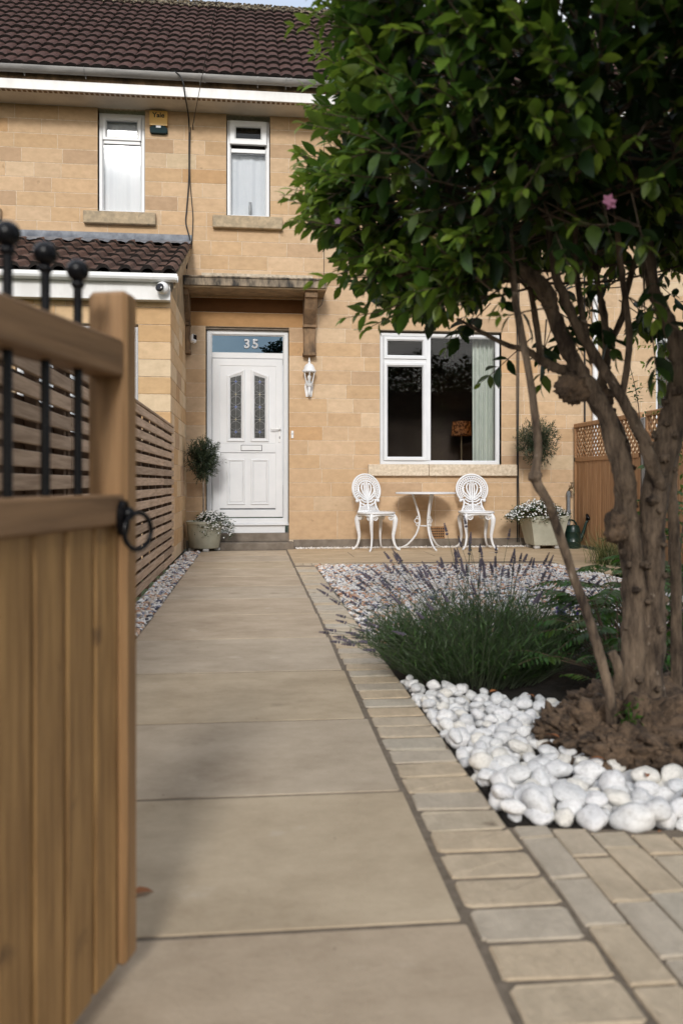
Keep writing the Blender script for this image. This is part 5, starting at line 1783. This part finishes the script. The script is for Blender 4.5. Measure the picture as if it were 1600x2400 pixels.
# fallen leaves
for x, y, z, s_, rz, lb in ((-.245, 1.64, .005, .05, .25, 'orange brown leaf lying on the slab beside the gate'), (.905, 2.33, .06, .05, 2.2, 'rusty brown dry leaf curled on the pebbles by the root burl'), (.615, 1.905, .02, .03, .9, 'small red leaf caught between setts and pebbles'),
                        (.86, 2.90, .05, .04, .4, 'brown dry leaf on the pebbles under the lavender'), (.935, 1.80, .006, .012, .4, 'tiny red petal on the entrance paving'), (1.02, 2.02, .05, .035, 1.1, 'small brown leaf wedged between pebbles below the burl'), (.97, 2.16, .05, .045, 2.6, 'long rusty leaf between the burl and the pebbles'), (1.0, 2.82, .05, .04, 1.9, 'grey brown leaf at the back edge of the pebbles')):
    Lv, Lf = leaf_base(.4, .5, .25)
    me = mesh_np('fallen_leaf', Lv * s_, Lf, M['fallen'])
    o = piece('fallen_leaf', me, None, (x, y, z), (.2, -.2, rz)); tag(o, lb, 'leaf')

# ------------------------------------------------------------------ lavender
lav = thing('lavender_bush', (.92, 3.45, 0), 'rounded lavender bush with grey purple flower spikes beside the setts', 'lavender')
NB = leaf_base(.075, .1, .12)
lc = np.array([.93, 3.33, .0])
P, T, S, C, st = [], [], [], [], []
for i in range(800):
    a = nrng.uniform(0, 2 * math.pi); q = nrng.uniform(0, 1) ** .55
    b0 = lc + np.array([.28 * q * math.cos(a), .22 * q * math.sin(a), 0])
    out = np.array([math.cos(a) * .95 * q, math.sin(a) * .80 * q, 1.0 - .25 * q]) + nrng.normal(0, .12, 3); out[2] = max(.35, out[2])
    L = nrng.uniform(.26, .40) * (1 - .12 * q)
    out /= np.linalg.norm(out)
    e = b0 + out * L
    st.append((b0, b0 + out * L * .6 + np.array([0, 0, .01]), e))
    nl = 17
    for k in range(nl):
        t = .22 + .8 * k / nl
        P.append(b0 + (e - b0) * t)
        ang = nrng.uniform(0, 6.28)
        T.append(out * .8 + np.array([math.cos(ang), math.sin(ang), .2]) * .75)
        S.append(nrng.uniform(.03, .058)); C.append(np.array((.055, .112, .036)) * nrng.uniform(.6, 1.45) + np.array((.02, .028, .0)) * nrng.random())
fo = link('foliage', leaf_mass('foliage', np.array(P), np.array(T), np.array(S), np.array(C), M['leaf'], NB), lav, Matrix()); fo['kind'] = 'stuff'
sm = MB()
for a, m_, e in st: sm.tube([a, m_, e], [.0018, .0014, .0010], 3, cap=False)
spk = []
for s_ in range(4):
    b = MB(); z = 0
    for w_ in range(rng.randint(6, 8)):
        r = .0052 * (1 - .08 * w_)
        for k in range(5):
            a = k * 1.2566 + w_ * .6
            c = (r * .8 * math.cos(a), r * .8 * math.sin(a), z + rng.uniform(-.0015, .0015))
            b.add([(c[0] + v[0] * r * .62, c[1] + v[1] * r * .62, c[2] + v[2] * r * .9) for v in ICO_V.tolist()], ICO_F.tolist())
        z += .0068 if w_ else .013
    spk.append(b.mesh('flower_spike', M['lavender'], smooth=True))
for i in range(110):
    a = rng.uniform(0, 2 * math.pi); q = rng.uniform(0, 1) ** .5
    if i % 6 == 0: a = rng.uniform(2.5, 4.0); q = rng.uniform(.75, 1)
    b0 = Vector((lc[0] + .25 * q * math.cos(a), lc[1] + .2 * q * math.sin(a), .2 * (1 - .6 * q)))
    dv = Vector((math.cos(a) * 1.05 * q - .10, math.sin(a) * .75 * q, 1.0)) + Vector((rng.gauss(-.08, .26), rng.gauss(0, .16), 0)); dv.normalize()
    L = rng.uniform(.28, .46)
    if i % 6 == 0: dv = (dv + Vector((-.35, 0, -.35))).normalized(); L *= .9
    mid = b0 + dv * L * .5 + Vector((0, 0, .02)); e = b0 + dv * L + Vector((-.012, 0, 0))
    sm.tube([b0, mid, e], [.0014, .0011, .0009], 4, cap=False)
    dq = (e - mid).normalized().to_track_quat('Z', 'Y').to_euler()
    piece('flower_spike', rng.choice(spk), lav, e, dq, (1, 1, rng.uniform(.75, 1.15)))
o = sm.build('stalks', mat('lavender_stalk', (.05, .075, .04), (.09, .11, .06), 30, .8), lav); o['kind'] = 'stuff'

# ------------------------------------------------------------------ feathery plants in the bed
def frond(P, T, S, C, b0, dirn, L, n, ls, col, droop=.5):
    pts = []
    d = Vector(dirn).normalized()
    for i in range(n + 1):
        t = i / n
        pts.append(Vector(b0) + d * L * t + Vector((0, 0, -droop * L * t * t)))
    side = d.cross(Vector((0, 0, 1))).normalized()
    for i in range(2, n + 1):
        t = i / n
        tan = (pts[i] - pts[i - 1]).normalized()
        for sg in (1, -1):
            P.append(pts[i]); v = side * sg + tan * .55 + Vector((0, 0, -.15)); T.append((v.x, v.y, v.z))
            S.append(ls * (1.15 - .75 * abs(t - .35) / .65) * rng.uniform(.85, 1.1)); C.append(tuple(c * rng.uniform(.75, 1.25) for c in col))
    P.append(pts[-1]); T.append(tuple(d)); S.append(ls * .6); C.append(col)
    return pts


def feathery(name, loc, n, spread, hgt, L, ls, col, label, cat, seg=11, group=None, bias=(0, 0)):
    t = thing(name, loc, label, cat, group)
    P, T, S, C = [], [], [], []
    b = MB()
    for i in range(n):
        a = rng.uniform(0, 6.28); q = rng.random() ** .6
        top = Vector(loc) + Vector((math.cos(a) * spread * q * .5 + bias[0], math.sin(a) * spread * q * .5 + bias[1], hgt * rng.uniform(.35, 1) * (1 - .3 * q)))
        b.tube([Vector(loc) + Vector((rng.uniform(-.03, .03), rng.uniform(-.03, .03), 0)), (Vector(loc) + top) / 2 + Vector((0, 0, .03)), top], [.004, .003, .002], 5, cap=False)
        pts = frond(P, T, S, C, top, (math.cos(a) + rng.uniform(-.4, .4), math.sin(a) + rng.uniform(-.4, .4), rng.uniform(.1, .6)), L * rng.uniform(.7, 1.15), seg, ls, col, rng.uniform(.25, .6))
        b.tube(pts, .0014, 4, cap=False)
    b.build('stem', M['twig'], t, smooth=True)
    o = link('foliage', leaf_mass('foliage', np.array([tuple(p) for p in P]), np.array(T), np.array(S), np.array(C), M['leaf'], leaf_base(.30, .2, .25)), t, Matrix()); o['kind'] = 'stuff'
    return t


G1, G2, G3 = (.075, .16, .022), (.055, .125, .022), (.11, .22, .025)
feathery('feathery_shrub', (1.42, 3.05, 0), 60, .55, .42, .22, .055, G2, 'feathery green plant growing behind the tree base, next to the lavender', 'plant')
feathery('feathery_shrub', (1.72, 3.45, 0), 70, .6, .52, .26, .06, G1, 'tall feathery plant behind the gnarled trunk', 'plant')
feathery('feathery_shrub', (1.30, 2.78, 0), 14, .3, .16, .15, .035, G3, 'low bright fern like plant at the foot of the thin stem', 'plant')
feathery('feathery_shrub', (2.05, 3.15, 0), 44, .7, .62, .26, .06, G2, 'dark feathery shrub behind the slender stem at the tree', 'plant')
feathery('feathery_shrub', (2.12, 4.2, 0), 22, .2, .95, .2, .055, G1, 'tall stemmed feathery shrub in front of the lattice fence', 'plant')
feathery('feathery_shrub', (2.95, 4.6, 0), 46, .6, .75, .3, .065, G2, 'broad feathery shrub at the end of the gravel', 'plant')
# sprouts at the tree foot
sp0 = thing('seedling', (1.085, 2.27, .02), 'bright green seedling sprouting against the tree base', 'plant')
P, T, S, C, ax_ = shoots(np.array([(1.085, 2.25, .10)] * 7), unit(7) * .5 + np.array([0, -.2, .8]), (.05, .10), (3, 4), (.028, .045), (.06, .15, .02), (.12, .26, .03))
o = link('foliage', leaf_mass('foliage', P, T, S, C, M['leaf'], leaf_base(.5, .2, .2)), sp0, Matrix()); o['kind'] = 'stuff'
b = MB()
for a, m_, e in ax_: b.tube([(1.085, 2.27, .02), a, m_, e], .002, 4, cap=False)
b.build('stem', M['twig'], sp0)
# violet flower spikes
sal = thing('violet_flower', (1.53, 3.86, 0), 'violet flower spikes on leafy stems at the gravel edge', 'flower')
P, T, S, C = [], [], [], []
b = MB(); fl_ = MB()
for dx_, h in ((-.045, .17), (-.02, .175), (.0, .15), (.035, .20), (.05, .185), (.09, .12), (-.09, .1)):
    x, y = 1.53 + dx_, 3.86 + rng.uniform(-.05, .05)
    b.tube([(x, y, -.01), (x + .005, y, h - .02)], .003, 5)
    for k in range(12):
        P.append((x, y, h * rng.uniform(.1, .75))); a = rng.uniform(0, 6.28); T.append((math.cos(a), math.sin(a), .5)); S.append(rng.uniform(.03, .05)); C.append((.05, .12, .02))
    for k in range(26):
        a = rng.uniform(0, 6.28); z = h - .02 + rng.uniform(0, .05)
        blossom(fl_, (x + .012 * math.cos(a), y + .012 * math.sin(a), z), .010, 4, (.10 * rng.uniform(.7, 1.3), .05, .30 * rng.uniform(.7, 1.2)), (math.cos(a), math.sin(a), .4))
b.build('stem', M['twig'], sal)
fl_.build('petals', M['petal'], sal, colors=True)['kind'] = 'stuff'
o = link('foliage', leaf_mass('foliage', np.array(P), np.array(T), np.array(S), np.array(C), M['leaf'], leaf_base(.35, .2, .3)), sal, Matrix()); o['kind'] = 'stuff'

# ornamental grass by the patio
gr_ = thing('grass_clump', (3.42, 7.9, 0), 'pale striped ornamental grass arching over the patio edge', 'grass')
V, F, Cc = [], [], []
for i in range(420):
    a = nrng.uniform(0, 6.28); L = nrng.uniform(.28, .52); sp_a = nrng.uniform(.25, 1.0)
    b0 = np.array([3.52 + nrng.normal(0, .07), 7.75 + nrng.normal(0, .09), 0])
    dh = np.array([math.cos(a), math.sin(a), 0]); sd = np.array([-math.sin(a), math.cos(a), 0])
    base_i = len(V); w = nrng.uniform(.002, .004)
    pale = nrng.random() < .6
    col = np.array((.36, .36, .17) if pale else (.09, .15, .05)) * nrng.uniform(.7, 1.15)
    for k in range(6):
        t = k / 5
        p = b0 + dh * L * sp_a * (t ** 1.2) + np.array([0, 0, L * (1.0 * t - .72 * sp_a * t * t)])
        ww = w * (1 - t * .85)
        V += [p - sd * ww, p + sd * ww]; Cc += [col, col]
    for k in range(5): q = base_i + 2 * k; F.append((q, q + 1, q + 3, q + 2))
o = link('blades', mesh_np('blades', np.array(V), np.array(F), M['leaf'], np.array(Cc)), gr_, Matrix()); o['kind'] = 'stuff'

# ------------------------------------------------------------------ olive trees in the planters with white flowers at their feet
def olive(loc, h, rx, rz, lean, label):
    t = thing('olive_tree', loc, label, 'olive tree', 'clipped olive standards')
    x, y, z = loc
    b = MB(); b.stube([(x, y, z), (x + lean * .3, y, z + (h - z) * .35), (x + lean * .8, y - .01, z + (h - z) * .7), (x + lean, y, h - rz * .5)], [.014, .0125, .012, .010], 8)
    c0 = np.array([x + lean, y, h])
    for k in range(12):
        dd = Vector(unit(1)[0]); b.stube([(c0[0], c0[1], h - rz * .55), Vector(c0) + Vector((dd.x * rx * .4, dd.y * rx * .4, -.02)), Vector(c0) + Vector((dd.x * rx * .8, dd.y * rx * .8, dd.z * rz * .8))], [.007, .005, .002], 5)
    b.build('trunk', mat('olive_bark', (.16, .13, .1), (.3, .25, .2), 20, .9), t, smooth=True)
    dd = unit(620)
    q = nrng.uniform(.2, .95, 620)[:, None]
    bs = c0 + dd * np.array([rx, rx, rz]) * q
    od_ = dd * .8 + nrng.normal(0, .4, dd.shape) + np.array([0, 0, .45]); od_ /= np.linalg.norm(od_, axis=1)[:, None]
    P, T, S, C, a_ = shoots(bs - od_ * .04, od_, (.06, .13), (4, 6), (.036, .055), (.045, .066, .036), (.12, .16, .09), spread=.75, taper=.3)
    o = link('crown', leaf_mass('crown', P, T, S, C, M['leaf'], leaf_base(.22, .1, .05)), t, Matrix()); o['kind'] = 'stuff'
    return t


olive((-.58, 9.78, .30), 1.08, .19, .27, -.0, 'small ball headed olive tree in the round planter at the front door')
olive((3.56, 9.74, .35), 1.32, .27, .30, -.06, 'ball headed olive tree in the square planter by the fence')


def bacopa(loc, rx, ry, hgt, n, drop, label, skew=0.0):
    t = thing('white_flowers', loc, label, 'flowers', 'trailing white flowers in planters')
    x, y, z = loc
    P, T, S, C = [], [], [], []
    f = MB(); s_ = MB()
    for i in range(n):
        a = rng.uniform(0, 6.28); q = rng.random() ** .5
        px, py = x + rx * q * math.cos(a) + skew * q, y + ry * q * math.sin(a)
        pz = z + hgt * (1 - q * q) * rng.uniform(.5, 1) - drop * max(0, q - .7) * rng.random() * 2.2 + .02
        if i % 3 == 0: s_.tube([(x + rx * .3 * math.cos(a), y + ry * .3 * math.sin(a), z), (px, py, pz)], .0016, 3, cap=False)
        for k in range(5):
            P.append((px + rng.gauss(0, .02), py + rng.gauss(0, .02), pz + rng.gauss(0, .02) - .01)); b_ = rng.uniform(0, 6.28); T.append((math.cos(b_), math.sin(b_), rng.uniform(-.2, .6)))
            S.append(rng.uniform(.018, .032)); C.append(tuple(c * rng.uniform(.7, 1.3) for c in (.04, .085, .022)))
        if rng.random() < .62:
            blossom(f, (px, py - .012, pz + .014), rng.uniform(.009, .0135), 5, (.82, .82, .8), (math.cos(a) * .5, -.8 + .3 * math.sin(a), .6))
    s_.build('stem', M['twig'], t)
    o = link('foliage', leaf_mass('foliage', np.array(P), np.array(T), np.array(S), np.array(C), M['leaf'], leaf_base(.5, .2, .2)), t, Matrix()); o['kind'] = 'stuff'
    f.build('petals', M['petal'], t, colors=True)['kind'] = 'stuff'
    return t


bacopa((-.50, 9.74, .33), .23, .2, .12, 420, .32, 'white flowers trailing over the round planter at the front door', .04)
bacopa((3.50, 9.68, .38), .40, .26, .20, 900, .10, 'mound of white flowers spilling from the square planter', -.02)

# ------------------------------------------------------------------ climber at the neighbour's side
cl = thing('climbing_plant', (3.10, 5.75, 0), 'yellow green climbing plant in front of the neighbouring window', 'climber')
b = MB()
stems = []
for i in range(9):
    x0, y0 = 3.12 + rng.uniform(-.05, .2), 5.75 + rng.uniform(-.1, .1)
    top = Vector((x0 + rng.uniform(-.12, .3), y0, rng.uniform(1.5, 2.35)))
    pts = [(x0, y0, -.016), ((x0 + top.x) / 2 + rng.uniform(-.05, .05), y0, top.z * .5), tuple(top)]
    b.stube(pts, [.008, .006, .003], 5); stems.append(pts)
b.build('stem', M['twig'], cl, smooth=True)
bs, dd = [], []
for i in range(210):
    s_ = rng.choice(stems); t = rng.uniform(.45, 1)
    p = Vector(s_[1]).lerp(Vector(s_[2]), (t - .5) * 2) if t > .5 else Vector(s_[0]).lerp(Vector(s_[1]), t * 2)
    bs.append(tuple(p)); a = rng.uniform(0, 6.28); dd.append((math.cos(a), math.sin(a), rng.uniform(-.3, .5)))
dd = np.array(dd); dd /= np.linalg.norm(dd, axis=1)[:, None]
P, T, S, C, _ = shoots(np.array(bs), dd, (.10, .22), (3, 5), (.04, .07), (.07, .13, .02), (.26, .32, .04), taper=.4)
o = link('foliage', leaf_mass('foliage', P, T, S, C, M['leaf'], leaf_base(.4, .2, .3)), cl, Matrix()); o['kind'] = 'stuff'
sg = thing('leafy_sprig', (2.93, 6.0, 0), 'slender leafy sprig rising above the lattice fence', 'plant')
b = MB(); b.stube([(3.0, 6.0, -.016), (2.98, 6.0, .9), (2.96, 6.0, 1.4), (2.88, 6.0, 1.75)], [.006, .005, .004, .002], 5); b.build('stem', M['twig'], sg)
P, T, S, C, _ = shoots(np.array([(2.95, 6.0, 1.25)] * 3 + [(2.95, 6.0, 1.42)] * 2 + [(2.93, 6.0, 1.5)]), np.array([(-.5, 0, .6), (.5, 0, .7), (-.2, 0, 1), (-.4, 0, .9), (.2, 0, 1), (-.25, 0, 1)]), (.12, .26), (4, 6), (.04, .065), (.05, .11, .03), (.12, .22, .05))
o = link('foliage', leaf_mass('foliage', P, T, S, C, M['leaf'], leaf_base(.38, .2, .2)), sg, Matrix()); o['kind'] = 'stuff'

# ------------------------------------------------------------------ the street side behind the photographer
def far_tree(x, y, h, rx, label, name='street_tree', nl=4500, trunk=True, zb=.35, ls=(.13, .24)):
    t = thing(name, (x, y, 0), label, 'tree' if trunk else 'hedge')
    MB().stube([(x, y, -.06), (x + .1, y, h * .3), (x, y, h * .75)], [.18, .14, .05], 8).build('trunk', M['trunkfar'], t, smooth=True)
    c = np.array([x, y, h * (zb + (1 - zb) / 2)]); rad_ = np.array([rx, rx * .8, h * (1 - zb) / 2])
    d_ = unit(nl); q = nrng.uniform(.45, 1, nl) ** .5
    nn = np.array([1 + .3 * mnoise.noise(Vector(v * 1.7) + Vector((x, y, 0))) for v in d_])
    P = c + rad_ * d_ * (q * nn)[:, None]
    o = link('crown', leaf_mass('crown', P, unit(nl), nrng.uniform(*ls, nl), np.array((.03, .055, .018)) * nrng.uniform(.6, 1.4, (nl, 1)), M['leaf'], leaf_base(.7, .2, .2)), t, Matrix()); o['kind'] = 'stuff'


for i, (x, y, h, rx, lb) in enumerate(((-6.5, -15, 6.2, 2.6, 'broad street tree across the road beyond the gate'), (-1.2, -16, 5.6, 2.4, 'rounded street tree straight across the road'), (2.6, -17, 5.0, 1.9, 'small street tree across the road near the telegraph pole'),
                                        (7.0, -15, 6.4, 2.6, 'tall street tree across the road opposite the sitting room'), (11.5, -15, 7.0, 3.0, 'large street tree at the far end across the road'))):
    far_tree(x, y, h, rx, lb)
far_tree(1.2, -2.05, 4.75, 1.2, 'small unseen street tree added on the pavement to shade the garden tree crown', nl=4200, zb=.61, ls=(.09, .16))  # added out of view to keep sun off the garden tree crown
hg = thing('added_hedge', (3.6, -.05, 0), 'dense unseen hedge added along the front boundary for shade and dark reflections', 'hedge')  # added out of view: shades the near right side, darkens window reflections
MB().box(1.55, 6.2, -.35, .25, -.02, 3.1, .1).build('added_hedge_core', M['soil'], hg)
n = 10000
P = np.stack([nrng.uniform(1.3, 6.4, n), nrng.uniform(-.5, .4, n), nrng.uniform(0, 3.4, n)], -1)
o = link('foliage', leaf_mass('foliage', P, unit(n), nrng.uniform(.05, .09, n), np.array((.03, .06, .018)) * nrng.uniform(.6, 1.4, (n, 1)), M['leaf'], leaf_base(.6, .2, .2)), hg, Matrix()); o['kind'] = 'stuff'
